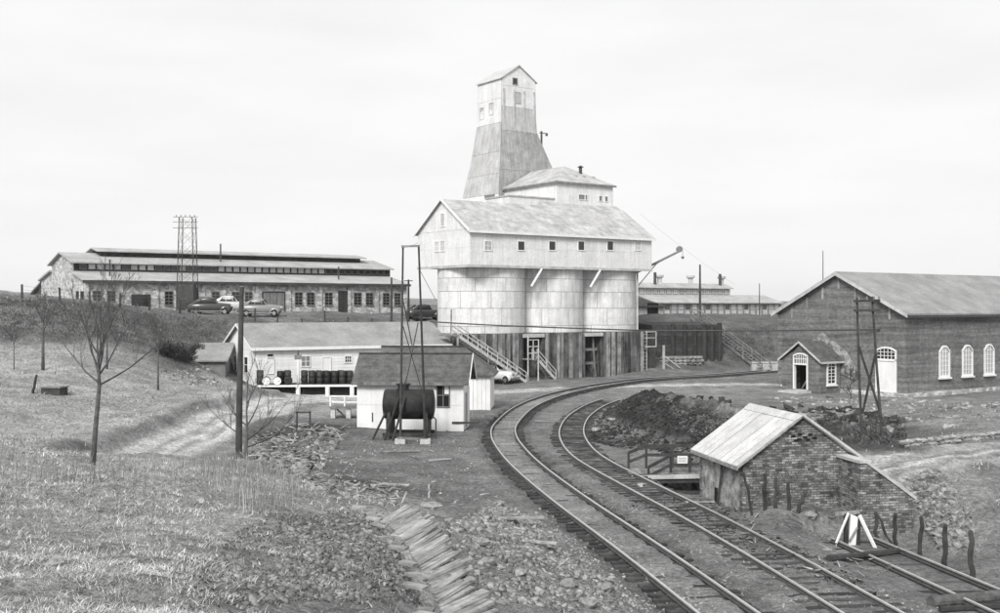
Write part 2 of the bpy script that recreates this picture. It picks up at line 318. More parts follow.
def ztrack(d): t = min(1, max(0, (d-80)/32)); return .35*t*t*(3-2*t)
def onyard(px, py):
    d = 60
    for _ in range(12): d = F*(CZ-ztrack(d))/(py-306)
    return Vector(((px-500)/F*d, d, ztrack(d)))
def smooth_line(P, n=3):
    for _ in range(n): P = [P[0]]+[(P[i-1]+P[i]*2+P[i+1])/4 for i in range(1, len(P)-1)]+[P[-1]]
    return P
GAUGE = 1.55
def offset(P, d):
    o = []
    for i, p in enumerate(P):
        t = P[min(i+1, len(P)-1)]-P[max(i-1, 0)]; t.z = 0; t.normalize(); o.append(p+Vector((t.y, -t.x, 0))*d)
    return o
outer = [(692,613),(621.7,556),(548.7,500),(510,466),(495,446.6),(491,436),(494.5,425),(514.4,408),(542.3,396.4),(574.5,388.6),(600,384.2),(643,378.8),(707.5,375)]
o1 = [onyard(*p) for p in outer]; o1 = [o1[0]+(o1[0]-o1[1])*1.2]+o1+[Vector((34, 133.5, .35)), Vector((48, 140, .35))]
main_line = offset(smooth_line(catmull(o1, .5), 12), GAUGE/2)
left2 = [(834.7,613),(750,560),(677.5,517.4),(621.7,487),(574.5,459.4),(560.7,442),(560.2,429),(569,416.5),(586,405.8),(602,400)]
o2 = [onyard(*p) for p in left2]; o2 = [o2[0]+(o2[0]-o2[1])*1.2]+o2
side_line = offset(smooth_line(catmull(o2, .5), 10), GAUGE/2)
sp0, sp1 = at(852.5, 541, 40.4), at(977, 596, 30.9)
spur_line = smooth_line(catmull([sp0, sp1, sp1+(sp1-sp0)*.5], .5), 2)
ditch_c = [at(374,517,30.0), at(392,533,27.2), at(408,549,24.8), at(424,569,22.3), at(438,590,20.2), at(449,612,18.4), at(462,640,16.3)]
ROADS = [([at(85,485,47.5),at(143,461,55),at(175,447,60.5),at(211,434,67),at(258,415,78.5),at(300,402,89.5),at(345,396,95),Vector((-6,100,.4)),Vector((6,104,.4)),Vector((18,108,.3)),Vector((28,112,.2))], 1.75),
         ([Vector((13,58,.9)),at(860,485,45.2),at(880,472,46.6),at(930,461,48.3),at(1000,450,52.5),Vector((40,60,1.5))], 1.5)]
ROADS = [(catmull(p, 1.), w) for p, w in ROADS]
def dist_line(X, Y, P):
    """distance and signed side offset from a polyline, height of its nearest point"""
    P = np.array([tuple(p) for p in P]); best = np.full(X.shape, 1e9); off = np.zeros(X.shape); zz = np.zeros(X.shape)
    x0, x1, y0, y1 = P[:, 0].min()-8, P[:, 0].max()+8, P[:, 1].min()-8, P[:, 1].max()+8
    sel = np.nonzero((X > x0) & (X < x1) & (Y > y0) & (Y < y1))[0]
    if not len(sel): return best, off, zz
    x, y = X[sel], Y[sel]; bb = np.full(x.shape, 1e9); oo = np.zeros(x.shape); z_ = np.zeros(x.shape)
    for i in range(len(P)-1):
        dx, dy = P[i+1, 0]-P[i, 0], P[i+1, 1]-P[i, 1]; L = dx*dx+dy*dy
        t = np.clip(((x-P[i, 0])*dx+(y-P[i, 1])*dy)/L, 0, 1); ex, ey = x-P[i, 0]-t*dx, y-P[i, 1]-t*dy
        d = np.hypot(ex, ey); m = d < bb; bb[m] = d[m]; oo[m] = (np.sign(ex*dy-ey*dx)*d)[m]; z_[m] = (P[i, 2]+t*(P[i+1, 2]-P[i, 2]))[m]
    best[sel] = bb; off[sel] = oo; zz[sel] = z_
    return best, off, zz
def sst(x, a, b): t = np.clip((x-a)/(b-a), 0, 1); return t*t*(3-2*t)
PH = Frame(243/F*43, 43, 9.85)            # the brick pump house
def ground(X, Y, full=False):
    X = np.atleast_1d(np.asarray(X, float)); Y = np.atleast_1d(np.asarray(Y, float)); z = np.empty(X.shape); tone = np.empty(X.shape); gr = np.empty(X.shape)
    for i in range(0, len(X), 20000):
        s = slice(i, i+20000); d = np.hypot(X[s, None]-CA[None, :, 0], Y[s, None]-CA[None, :, 1])
        z[s] = (-d)@_w[:_n]+_w[_n]+X[s]/100*_w[_n+1]+Y[s]/100*_w[_n+2]
        if full:
            k = 1/(d+.4)**3.2; k /= k.sum(1, keepdims=True); tone[s] = k@CA[:, 3]; gr[s] = k@CA[:, 4]
    dm, om, zm = dist_line(X, Y, main_line); ds, os_, zs = dist_line(X, Y, side_line); dp, op, zp = dist_line(X, Y, spur_line)
    flat = np.maximum.reduce([1-sst(dm, 1.5, 3.), 1-sst(ds, 1.6, 3.2), .8*(1-sst(dp, 1.2, 2.4))])
    lump = fbm(X*.45, Y*.45, 4, 3)*.55+fbm(X*2.1, Y*2.1, 3, 9)*.22
    yard = sst(Y, 40, 60)*sst(np.abs(z), 2.2, .6)
    z = z+lump*(1-.75*yard)*(1-flat)*np.clip(Y/12, .25, 1)
    far = sst(Y, 180, 400); z = z+far*fbm(X*.006, Y*.006, 4, 21)*9
    wm, ws = 1-sst(dm, 1.5, 2.9), 1-sst(ds, 1.6, 3.2)
    zt = np.where(dm < ds, zm, zs)
    wt = np.maximum(wm, ws); z = z*(1-wt)+(zt-.03)*wt
    wp = (1-sst(dp, 1., 2.4))*(1-wt); z = z*(1-wp)+(zp-.04)*wp
    nz = fbm(X*3, Y*3, 3, 5)
    inn = dm < .72; z = np.where(inn, zm-.012+nz*.05, z); sh = (dm > .8) & (dm < 1.7); z = np.where(sh, z-.09*(1-sst(dm, 1.3, 1.8)), z)
    ins = ds < 1.5; z = np.where(ins, zs-.03+nz*.13+.03*sst(50-Y, 0, 14), z)
    for P, w in ROADS:
        dr, orr, zr = dist_line(X, Y, P); m = 1-sst(dr, w*.8, w*1.5)
        z = z-m*(.05*np.exp(-((np.abs(orr)-w*.38)/.22)**2)-.02*np.exp(-(orr/.3)**2)); z = z+.10*np.exp(-((dr-w*1.25)/.35)**2)*(wt < .1)+(.5*sst(dr, w*1.15, w*1.5)*np.exp(-(np.maximum(dr-w*1.5, 0)/2.5)**2)*(orr < 0) if w > 1.6 else 0)*(Y < 92)
    dd, od, zd = dist_line(X, Y, ditch_c); z = z-.42*np.exp(-((od-.05)/.48)**2)*(dd < 3)
    # coal heap and the pit under the footbridge
    dc, oc, zc = dist_line(X, Y, [Vector((10.4, 78, 0)), Vector((12.2, 70, 0)), Vector((13.2, 60, 0)), Vector((13.5, 56, 0))])
    near = np.clip((Y-54)/22, 0, 1)
    heap = np.clip(1-dc/(3.7+.9*fbm(X*.5, Y*.5, 3, 31)), 0, 1); hh = (1.75+.65*near)*heap*(1-.75*ws)*(1+.3*fbm(X*1.1, Y*1.1, 3, 33))+.16*sst(heap, .05, .3)*fbm(X*2.4, Y*2.4, 3, 35)-.22*sst(heap, .1, .4)*sst(fbm(X*1.2+Y*.5, Y*.25, 2, 39), .05, .2); z = z+hh
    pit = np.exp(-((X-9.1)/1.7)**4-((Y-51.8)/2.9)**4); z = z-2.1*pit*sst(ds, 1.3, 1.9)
    if not full: return z
    nb = fbm(X*.35, Y*.35, 4, 41)
    tone = tone*(1+.55*nb)
    gr = np.clip(gr*(1-wt)*(1-wp)-.3*(nb < -.1), 0, 1)
    yardtrack = np.maximum(wt, .6*wp)
    tone = tone*(1-yardtrack)+(.165+.08*nb)*yardtrack
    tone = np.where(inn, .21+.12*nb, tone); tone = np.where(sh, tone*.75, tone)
    for P, w in ROADS:
        dr, orr, zr = dist_line(X, Y, P); m = (1-sst(dr, w*.8, w*1.1))*(1-wt); lat = RO*(1 if w > 1.6 else .72)*(.92+.45*np.exp(-((orr-.1)/.13)**2)-.38*np.exp(-((np.abs(orr)-.6)/.28)**2)+.18*np.exp(-((np.abs(orr)-w*.55)/.25)**2))*(1+.25*nb)
        tone = tone*(1-m*.9)+lat*m*.9; gr *= 1-m
        if w > 1.6: e = (np.exp(-((orr+w*1.3)/.4)**2)+.8*np.exp(-((orr-w*1.45)/.6)**2))*(Y < 92); tone = tone*(1-.6*e)+.06*e; gr *= 1-e
    cm = sst(heap, .02, .3)*(1-ws); dark = .028+.11*sst(fbm(X*1.6, Y*.7, 4, 37), -.02, .2)*sst(X-11, -3, 1.5)+.09*sst(X-11.5, 0, 1.6)
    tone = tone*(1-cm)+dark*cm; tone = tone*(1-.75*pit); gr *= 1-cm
    dm2 = np.exp(-(dd/.5)**2); tone = tone*(1-dm2)+.38*dm2; gr *= 1-dm2
    return z, np.clip(tone, .015, .5), gr
def gz(x, y): return float(ground([x], [y])[0])
_hY = np.concatenate([np.arange(6, 60, .1), np.arange(60, 300, .3)])
def hit(px, py):
    X = (px-500)/F*_hY; zr = CZ-(py-306)/F*_hY; g = ground(X, _hY); i = int(np.argmax(g >= zr)) if (g >= zr).any() else len(_hY)-1
    return Vector((X[i], _hY[i], g[i]))
def onground(px, d): x = (px-500)/F*d; return Vector((x, d, gz(x, d)))
def graded(parts):
    o = []
    for a, b, s in parts: o += list(np.arange(a, b, s))
    return np.array(o)
gx = graded([(-900,-300,75),(-300,-120,18),(-120,-60,3),(-60,-26,.7),(-26,-8,.36),(-8,24,.24),(24,44,.5),(44,80,2),(80,300,20),(300,1000,100)])
gy = graded([(-60,0,4),(0,8,.5),(8,28,.26),(28,66,.24),(66,82,.32),(82,146,.6),(146,200,4),(200,500,20),(500,2400,150)])
XX, YY = np.meshgrid(gx, gy); sh_ = XX.shape; zz, tt, gg = ground(XX.ravel(), YY.ravel(), True)
me = bpy.data.meshes.new('ground'); nvx, nvy = len(gx), len(gy)
co = np.stack([XX.ravel(), YY.ravel(), zz], 1).astype(np.float32)
ii = (np.arange(nvy-1)[:, None]*nvx+np.arange(nvx-1)[None, :]).ravel(); quads = np.stack([ii, ii+1, ii+nvx+1, ii+nvx], 1).astype(np.int32)
def fastmesh(me, co, faces):
    me.vertices.add(len(co)); me.vertices.foreach_set('co', np.ascontiguousarray(co, np.float32).ravel())
    k = faces.shape[1]; me.loops.add(faces.size); me.loops.foreach_set('vertex_index', np.ascontiguousarray(faces, np.int32).ravel())
    me.polygons.add(len(faces)); me.polygons.foreach_set('loop_start', np.arange(0, faces.size, k, dtype=np.int32)); me.update(calc_edges=True)
fastmesh(me, co, quads); me.shade_smooth()
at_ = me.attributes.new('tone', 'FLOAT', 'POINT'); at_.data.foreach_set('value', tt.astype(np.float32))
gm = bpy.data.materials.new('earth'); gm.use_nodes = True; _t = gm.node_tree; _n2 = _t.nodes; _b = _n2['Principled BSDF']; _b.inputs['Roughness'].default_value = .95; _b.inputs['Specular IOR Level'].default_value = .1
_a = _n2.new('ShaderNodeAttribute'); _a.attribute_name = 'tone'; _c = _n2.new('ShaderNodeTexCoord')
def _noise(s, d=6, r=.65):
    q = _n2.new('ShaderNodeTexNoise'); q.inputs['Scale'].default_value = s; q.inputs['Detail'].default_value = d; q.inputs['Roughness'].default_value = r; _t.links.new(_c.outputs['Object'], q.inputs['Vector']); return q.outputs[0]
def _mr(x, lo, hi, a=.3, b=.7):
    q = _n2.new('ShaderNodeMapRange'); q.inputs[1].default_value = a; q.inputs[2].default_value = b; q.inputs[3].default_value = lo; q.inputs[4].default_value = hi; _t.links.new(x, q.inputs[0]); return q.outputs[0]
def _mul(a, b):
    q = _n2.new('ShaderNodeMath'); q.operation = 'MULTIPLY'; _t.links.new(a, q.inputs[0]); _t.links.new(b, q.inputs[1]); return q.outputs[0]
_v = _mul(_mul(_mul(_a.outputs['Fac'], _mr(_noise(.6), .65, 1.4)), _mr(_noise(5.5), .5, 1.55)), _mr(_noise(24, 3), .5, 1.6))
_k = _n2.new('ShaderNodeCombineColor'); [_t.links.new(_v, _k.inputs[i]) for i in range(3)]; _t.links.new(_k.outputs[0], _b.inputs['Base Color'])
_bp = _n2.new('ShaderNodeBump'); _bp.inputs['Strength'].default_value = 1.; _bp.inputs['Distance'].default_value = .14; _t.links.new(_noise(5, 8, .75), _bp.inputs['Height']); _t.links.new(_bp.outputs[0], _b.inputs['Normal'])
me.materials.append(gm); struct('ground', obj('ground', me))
# ------------------------------------------------------------------ railway tracks
def frames(P, step, jit=.08):
    """points every step metres along a line, with heading"""
    o = []; acc = 0; nxt = 0
    for i in range(len(P)-1):
        L = (P[i+1]-P[i]).length
        while nxt < acc+L:
            p = P[i].lerp(P[i+1], (nxt-acc)/L); t = P[i+1]-P[i]; o.append((p, math.atan2(t.y, t.x))); nxt += step*random.uniform(1-jit, 1+jit)
        acc += L
    return o
joint_me = MB().box(-.4, .4, -.045, .045, -.035, .035).mesh('joint_bar', M['railw'])
def rails(line, root, top=.16):
    for s in (-1, 1):
        P = offset(line, s*GAUGE/2); prof = [(-.075, 0), (.075, 0), (.075, .025), (.016, .05), (.016, top-.045), (-.016, top-.045), (-.016, .05), (-.075, .025)]
        def sweep(pr):
            rs = []
            for i, p in enumerate(P):
                t = P[min(i+1, len(P)-1)]-P[max(i-1, 0)]; t.z = 0; t.normalize(); n = Vector((t.y, -t.x, 0))
                rs.append([p+n*x+Vector((0, 0, z)) for x, z in pr])
            return rs
        w = MB().loft(sweep(prof)).build('rail', M['railw'], root)
        for i in range(6, len(P)-1, 18):
            t = P[i+1]-P[i]; obj('joint_bar', joint_me, w, P[i]+Vector((0, 0, top*.5)), (0, 0, math.atan2(t.y, t.x)))
        MB().loft(sweep([(-.036, top-.048), (.036, top-.048), (.038, top), (-.038, top)])).build('rail_head', M['rail'], w)
tie_me = MB().box(-1.28, 1.28, -.12, .12, -.14, 0).mesh('tie', M['tie'])
def ties(line, root, step, zoff, half=None, mx=300):
    for k, (p, h) in enumerate(frames(line, step)):
        if k >= mx or p.y < 24: continue
        o = obj('tie', tie_me, root, p+Vector((random.uniform(-.1, .1), 0, zoff+random.uniform(-.02, .012))), (random.uniform(-.012, .012), random.uniform(-.012, .012), h+PI/2+random.uniform(-.03, .03)))
        o.scale = (random.uniform(.95, 1.08), random.uniform(.85, 1.15), 1)
mt = thing('railway_track', 'outer railway track curving from the lower right round past the silos, set in dirt', 'railway track')
rails(main_line, mt); ties(main_line, mt, .58, -.022)
st = thing('railway_track', 'inner railway track with ties showing between its rails, ending at the dirt road', 'railway track')
rails(side_line, st); ties(side_line, st, .62, .006)
pt = thing('railway_track', 'short overgrown spur track ending at the white bumper by the brick wing wall', 'railway track')
rails(spur_line, pt); ties(spur_line, pt, 1.5, -.03)

# ------------------------------------------------------------------ ore bins, gallery and headframe
B = Frame(-3.05, 112, 35.26); ZG = .35
g = B.root('ore_bin_house', 'pale clad gallery raised on three round bins, with a hip-roofed house on its ridge', 'ore bin house')
LG, WG, E0, E1, RZ = 25.1, 10.3, 12.35, 16.05, 19.4
# gallery: walls of sheets over a closed core
core = MB().prism([(.05, .05, E0), (.05, WG-.05, E0), (.05, WG-.05, E1), (.05, WG/2, RZ-.1), (.05, .05, E1)], (LG-.1, 0, 0)).build('gallery_core', M['clad'], g)
panels(g, 'cladding_sheet', M['clad'], (0, .02, E0), (LG, 0, 0), (0, 0, E1-E0), 12, 2, .03)
panels(g, 'cladding_sheet', M['clad'], (.02, WG, E0), (0, -WG, 0), (0, 0, E1-E0), 5, 2, .03)
pk = MB()
for k in range(6):
    y0, y1 = WG*k/6, WG*(k+1)/6
    zt0, zt1 = [E1+(RZ-E1)*(1-abs(y-WG/2)/(WG/2)) for y in (y0, y1)]
    MB().prism([(.02, y0+.01, E1+.012), (.02, y1-.01, E1+.012), (.02, y1-.01, max(zt1, E1+.03)), (.02, y0+.01, max(zt0, E1+.03))], (-.03, 0, 0)).build('gable_sheet', M['clad'], g)
sl_ = Vector((0, WG/2+.35, (RZ-E1)*(WG/2+.35)/(WG/2)))
panels(g, 'roof_sheet', M['roofm'], (-.3, -.35, RZ-sl_.z+.03), (LG+.6, 0, 0), sl_, 22, 3, .04, gap=.02, jit=.012)
panels(g, 'roof_sheet', M['roofm'], (LG+.3, WG+.35, RZ-sl_.z+.03), (-LG-.6, 0, 0), (0, -sl_.y, sl_.z), 12, 2, .04)
MB().box(-.36, LG+.36, -.40, -.355, E1-.42, E1-.16).build('eave_board', M['white'], g)
for s in (0, 1): MB().beam((-.34, WG*s+(-.38 if s == 0 else .38), RZ-sl_.z-.02), (-.34, WG/2, RZ+.03), .09, .22).build('bargeboard', M['white'], g)
MB().box(-.05, LG+.05, -.06, .0, E0-.22, E0+.06).build('floor_beam', M['concl'], g); MB().box(-.06, 0, .0, WG+.05, E0-.22, E0+.06).build('floor_beam', M['concl'], g)
MB().box(0.1, LG-.1, .1, WG-.1, E0-.14, E0-.02).build('gallery_floor', M['wood'], g)
for px, kind in ((488, 0), (521, 1), (552, 1), (581, 1), (610, 1), (637.5, 0)):
    a = B.along(px); window(g, 'y', -.012, -1, a-.42, a+.42, B.z(a, 0, 249.5)-0, B.z(a, 0, 241), 1 if kind else 2, 1 if kind else 2, pm=M['glass'] if kind else M['glassw'], fw=.1)
for px in (437, 443): v = B.across(px); window(g, 'x', -.012, -1, v-.38, v+.38, 14.0, 15.0, 2, 2, pm=M['glassw'], fw=.1)
v = B.across(443); window(g, 'x', -.012, -1, v-.35, v+.35, 16.6, 17.9, 1, 1, pm=M['glassw'], fw=.1, name='loft_hatch')
for a in (8.95, 17.1): MB().beam((a-.9, .35, E0-2.1), (a+.2, -.05, E0-.2), .2).build('brace', M['white'], g)
# bins: courses of curved plates
RB_ = 4.72
for ci, ca in enumerate((4.9, 13.0, 21.0)):
    bi = MB(); n = 40
    bi.loft([[(ca+(RB_-.05)*math.cos(2*PI*j/n), WG/2+(RB_-.05)*math.sin(2*PI*j/n), z) for j in range(n)] for z in (5.0, E0-.1)])
    bo = bi.build('bin', M['conc'], g, True)
    zs = [5.27, 6.0, 7.9, 9.7, 11.1, E0-.12]
    for q in range(5):
        m = 9; off = (.0, .55, .2, .7, .4)[q]+ci*.3; meq = None
        for j in range(m):
            t0, t1 = (j+off)*2*PI/m, (j+1+off)*2*PI/m
            if -.6*math.cos((t0+t1)/2)-.8*math.sin((t0+t1)/2) < -.3: continue   # plates turned away behind the bins
            if meq is None:
                b = MB(); e = .004; k = 6
                rg = [[(r*math.cos(e+(2*PI/m-2*e)*i/k), r*math.sin(e+(2*PI/m-2*e)*i/k), z) for r, z in ((RB_-.04, .02), (RB_, .02), (RB_, zs[q+1]-zs[q]-.02), (RB_-.04, zs[q+1]-zs[q]-.02))] for i in range(k+1)]
                meq = b.loft(rg).mesh('plate', M['silo'])
            o = obj('plate', meq, bo, (ca, WG/2, zs[q]), (0, 0, t0)); u = 1+random.uniform(0, .0022); o.scale = (u, u, 1)
# concrete base with three drive-through openings
A0, A1 = -1.6, 23.7; ops = [(6.75, 9.3), (15.2, 17.5)]
def seg(a0, a1, z0=ZG-.8, z1=5.27): return MB().box(a0, a1, 0, 1.2, z0, z1).build('base_wall', M['concd'], g)
x = A0
for o0, o1 in ops: seg(x, o0); seg(o0, o1, 4.75, 5.268); x = o1
seg(x, A1)
MB().box(A0+.01, A1-.01, 8.2, 9.9, ZG-.8, 5.26).build('base_core', M['conc'], g)
for o0, o1 in [(A0, A0+.6), (5.2, 6.75), (9.3, 10.6), (14.2, 15.2), (17.5, 18.6), (A1-.6, A1)]: MB().box(o0+.003, o1-.003, 1.2, 8.2, ZG-.8, 5.262).build('cross_wall', M['conc'], g)
MB().box(A0, A1, 1.2, 8.2, 5.0, 5.255).build('base_deck', M['conc'], g)
x = A0+.2; a = []
while x < A1-.2:
    w = random.choice([.3, .4, .5, .7])
    if not any(o0-.1 < x+w and x < o1+.1 for o0, o1 in ops) and random.random() < .7:
        MB().box(x, x+w, -.06-random.random()*.12, 0, ZG-.6, 5.26+random.uniform(-.005, .002)).build('form_rib', M['conc'], g)
    x += w+random.choice([.22, .3, .4])
for o0, o1 in ops: MB().box(o0-.1, o1+.1, -.22, -.002, 4.82, 5.2).build('lintel', M['concl'], g)
MB().box(A0-.004, A0-.03, 5.2, 8.6, 2.7, 4.7).build('side_opening_shade', M['black'], g)  # black slab on the wall face paints the shade of an opening
for o0, o1 in ops[1:]:
    for zc in (1.7, 3.2): MB().box(o0, o1-.2, .5, .7, zc, zc+.28).build('chute_beam', M['wood'], g)
    MB().beam((o1-.5, .4, ZG), (o1-.9, .4, 4.6), .16).build('chute_post', M['wood'], g)
    MB().prism([(o0, .3, ZG-.3), (o1-.6, .3, ZG-.3), (o1-1., 2, 1.9), (o0, 2, 2.1)], (0, .5, 0)).build('spoil_slope', M['darkrock'], g)
MB().tube([(LG-1.4, .9, 5.3), (LG-1.4, .9, E0-.2)], .12).build('downpipe', M['concl'], g)
# hip-roofed house standing on the ridge
h0, h1, k0, k1 = 16.15, 24.6, 6.2, 16.7; he, hr = 22.5, 24.95
MB().box(h0+.03, h1-.03, k0+.03, k1, 15, he).build('upper_house', M['clad'], g)
panels(g, 'cladding_sheet', M['clad'], (h0, k0, 18.5), (h1-h0, 0, 0), (0, 0, he-18.5), 5, 1, .03)
panels(g, 'cladding_sheet', M['clad'], (h0, k1, 18.5), (0, k0-k1, 0), (0, 0, he-18.5), 6, 1, .03)
hm = (h0+h1)/2; ov = .3
MB().prism([(h0-ov, k0-ov, he), (h0-ov, k1, he), (hm, k1, hr), (hm, k0+4, hr)], (0, 0, -.12)).build('roof_slope', M['roofm'], g)
MB().prism([(h1+ov, k0-ov, he), (h1+ov, k1, he), (hm, k1, hr), (hm, k0+4, hr)], (0, 0, -.12)).build('roof_slope', M['roofm'], g)
MB().prism([(h0-ov, k0-ov, he+.004), (h1+ov, k0-ov, he+.004), (hm, k0+4, hr+.004)], (0, 0, -.12)).build('roof_slope', M['roofm'], g)
MB().box(h0-ov, h1+ov, k0-ov-.05, k0-ov, he-.22, he).build('eave_board', M['wood'], g); MB().box(h0-ov-.05, h0-ov, k0-ov, k1, he-.22, he).build('eave_board', M['wood'], g)
MB().prism([(h0-2.5, WG/2-.1, RZ+.02), (LG+.1, WG/2-.1, RZ+.02), (LG+.1, k0+.1, RZ+.7), (h0-2.5, k0+.1, RZ+.7)], (0, 0, -.5)).build('ridge_flashing', M['roofm'], g)
MB().box(h0-6.5, h0-.02, k0+.4, k0+5, 18.6, 20.45).build('rear_link', M['clad'], g)
MB().box(h0-6.6, h0-.05, k0+.3, k0+5.1, 20.45, 20.6).build('link_roof', M['roofm'], g)
for a, ww in ((19.3, .9), (20.3, .3), (22.4, .45), (23.3, .45)): window(g, 'y', k0-.035, -1, a, a+ww, 20.6, 21.15, 1, 1, pm=M['doorm'], fw=.06)
window(g, 'x', h0-.035, -1, 13.2, 14.2, 20.7, 21.5, 2, 2, pm=M['glassw'], fw=.07)
for a, s_ in ((19.6, .55), (20.9, .55), (22.2, .7)): MB().box(a, a+s_, k0+1.2, k0+1.9, he+.2, he+1.1).build('roof_box', M['clad_old'], g)
MB().tube([(21.6, k0+2.4, he+.4), (21.6, k0+2.4, 24.7)], .2, 8).tube([(21.6, k0+2.4, 24.75), (21.6, k0+2.4, 24.95)], [.42, .1], 8).build('roof_ventilator', M['steel'], g)
# crane jib leaning out past the far end
j = thing('crane_jib', 'grey crane jib with a hanging hook poking out past the right end of the bins', 'crane', tuple(at(648, 268, 131)))
jr = Vector(j.location); tip = at(681, 250, 131)-jr
for s in (-.25, .25): MB().beam(Vector((-1.5, s, -.55)), tip+Vector((0, s*.4, 0)), .2, .26).build('jib_rail', M['doorm'], j)
for k in range(5): q = tip*(k/5); MB().beam(q+Vector((0, -.25, 0)), q+Vector((.5, .25, .25)), .06).build('lacing', M['doorm'], j)
MB().tube([tip+Vector((-.2, -.2, .15)), tip+Vector((-.2, .2, .15))], .38, 10).build('sheave', M['doorm'], j)
MB().beam(tip+Vector((.2, 0, 0)), tip+Vector((.2, 0, -.7)), .05).tube([tip+Vector((.2, 0, -.7)), tip+Vector((.2, 0, -1.0))], [.2, .12], 6).build('hook', M['doorm'], j)
MB().beam((-1.8, 0, -2.8), tip*.25, .1).build('stay', M['doorm'], j)
# headframe tower
T = Frame(*B.w(15.4, 16.7), 35.26); ta = T
tw = thing('headframe_tower', 'tall tapering clad mine headframe tower with pale top and darker flared lower walls', 'headframe', (T.x, T.y, 0), T.r)
hc = 3.9
def half(z):
    for (z0, w0), (z1, w1) in zip(PROF[:-1], PROF[1:]):
        if z <= z1: return w0+(w1-w0)*(z-z0)/(z1-z0)
    return PROF[-1][1]
PROF = [(18, 4.55), (22.5, 3.95), (26, 3.3), (29.5, 2.78), (32, 2.62), (37, 2.6)]
TE = 36.5; TRZ = 38.2; sh = .08
PR = [(18, 8.2), (22.5, 6.3), (26.5, 4.35), (30.2, 2.72), (32, 2.62), (37, 2.6)]
def right(z):
    for (z0, w0), (z1, w1) in zip(PR[:-1], PR[1:]):
        if z <= z1: return w0+(w1-w0)*(z-z0)/(z1-z0)
rgs = [[(hc+(i*(half(z)-sh) if i < 0 else right(z)-sh), hc+j_*(half(z)-sh), z) for i, j_ in ((-1, -1), (1, -1), (1, 1), (-1, 1))] for z in (18, 20, 22.5, 24, 26, 26.5, 27.7, 29.5, 30.2, 32, TE)]
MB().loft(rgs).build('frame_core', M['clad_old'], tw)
def face(i, bands, cols):
    for z0, z1, mk in bands:
        w0, w1 = half(z0), half(z1); n = cols
        for k in range(n):
            q = []
            for z, w, e in ((z0, w0, 0), (z0, w0, 1), (z1, w1, 1), (z1, w1, 0)):
                wr = right(z) if i in (0, 2) else w; s = (-w+(w+wr)*(k+e)/n if i != 2 else -wr+(w+wr)*(k+e)/n)+(.012 if e == 0 else -.012); zc = z+(.015 if z == z0 else -.015)
                q.append((hc+s, hc-w, zc) if i == 0 else ((hc-w, hc-s, zc) if i == 1 else ((hc-s, hc+w, zc) if i == 2 else (hc+right(z), hc+s, zc))))
            nrm = (Vector(q[1])-Vector(q[0])).cross(Vector(q[3])-Vector(q[0])).normalized()
            MB().prism(q, nrm*(.04+random.uniform(0, .015))).build('cladding_sheet', M[mk], tw)
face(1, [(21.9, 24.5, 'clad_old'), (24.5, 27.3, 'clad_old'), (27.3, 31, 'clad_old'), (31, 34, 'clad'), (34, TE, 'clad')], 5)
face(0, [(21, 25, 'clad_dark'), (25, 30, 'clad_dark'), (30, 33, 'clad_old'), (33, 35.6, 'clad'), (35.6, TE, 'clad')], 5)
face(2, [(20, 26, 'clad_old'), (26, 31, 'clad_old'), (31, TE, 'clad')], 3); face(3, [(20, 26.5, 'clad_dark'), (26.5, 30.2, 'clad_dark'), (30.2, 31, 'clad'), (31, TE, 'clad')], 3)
face(1, [(18.2, 21.9, 'clad')], 4)
w = half(TE)
MB().prism([(hc-w, hc-w-.01, TE), (hc+w, hc-w-.01, TE), (hc, hc-w-.01, TRZ)], (0, 2*w, 0)).build('gable_wall', M['clad'], tw)
for s in (-1, 1): MB().prism([(hc+s*(w+.25), hc-w-.2, TE-.16), (hc, hc-w-.2, TRZ+.05), (hc, hc-w-.2, TRZ+.17), (hc+s*(w+.25), hc-w-.2, TE-.04)], (0, 2*w+.4, 0)).build('roof_slope', M['roofw'], tw)
for k in range(4):
    x_ = hc-w+.25+k*(2*w-.5)/3; MB().box(x_-.09, x_+.09, hc-w-.2, hc-w-.03, 29.3, 35.2).build('guide_post', M['concl'], tw)
window(tw, 'y', hc-w-.05, -1, hc-.9, hc-.3, 35.9, 36.6, 1, 1, fm=M['wood']); window(tw, 'y', hc-w-.06, -1, hc-.55, hc+.25, 33.6, 34.9, 1, 1, pm=M['glassw'], fm=M['concl'], name='hatch')
window(tw, 'y', hc-w-.06, -1, hc-.55, hc+.25, 30.2, 31.6, 1, 1, pm=M['clad_old'], fm=M['concl'], name='hatch')
for v_, z_ in ((hc-.9, 32.2), (hc+1.2, 31.9)): window(tw, 'x', hc-w-.06, -1, v_, v_+.8, z_, z_+1.4, 1, 2, pm=M['glassw'], fm=M['concl'])
MB().box(hc-half(22)-.12, hc-half(22)-.05, .6, 2.8, 20.6, 21.9).build('lower_opening', M['doorm'], tw)
mm = thing('signal_mast', 'thin mast with a small arm just right of the headframe tower', 'mast', tuple(at(541.5, 166, 140)))
MB().tube([(0, 0, -3), (0, 0, 4.5)], .13).build('mast_pole', M['steel'], mm); MB().beam((-.3, 0, 4.3), (.7, 0, 4.2), .1).box(.5, .8, -.12, .12, 3.9, 4.25).build('arm', M['steel'], mm)
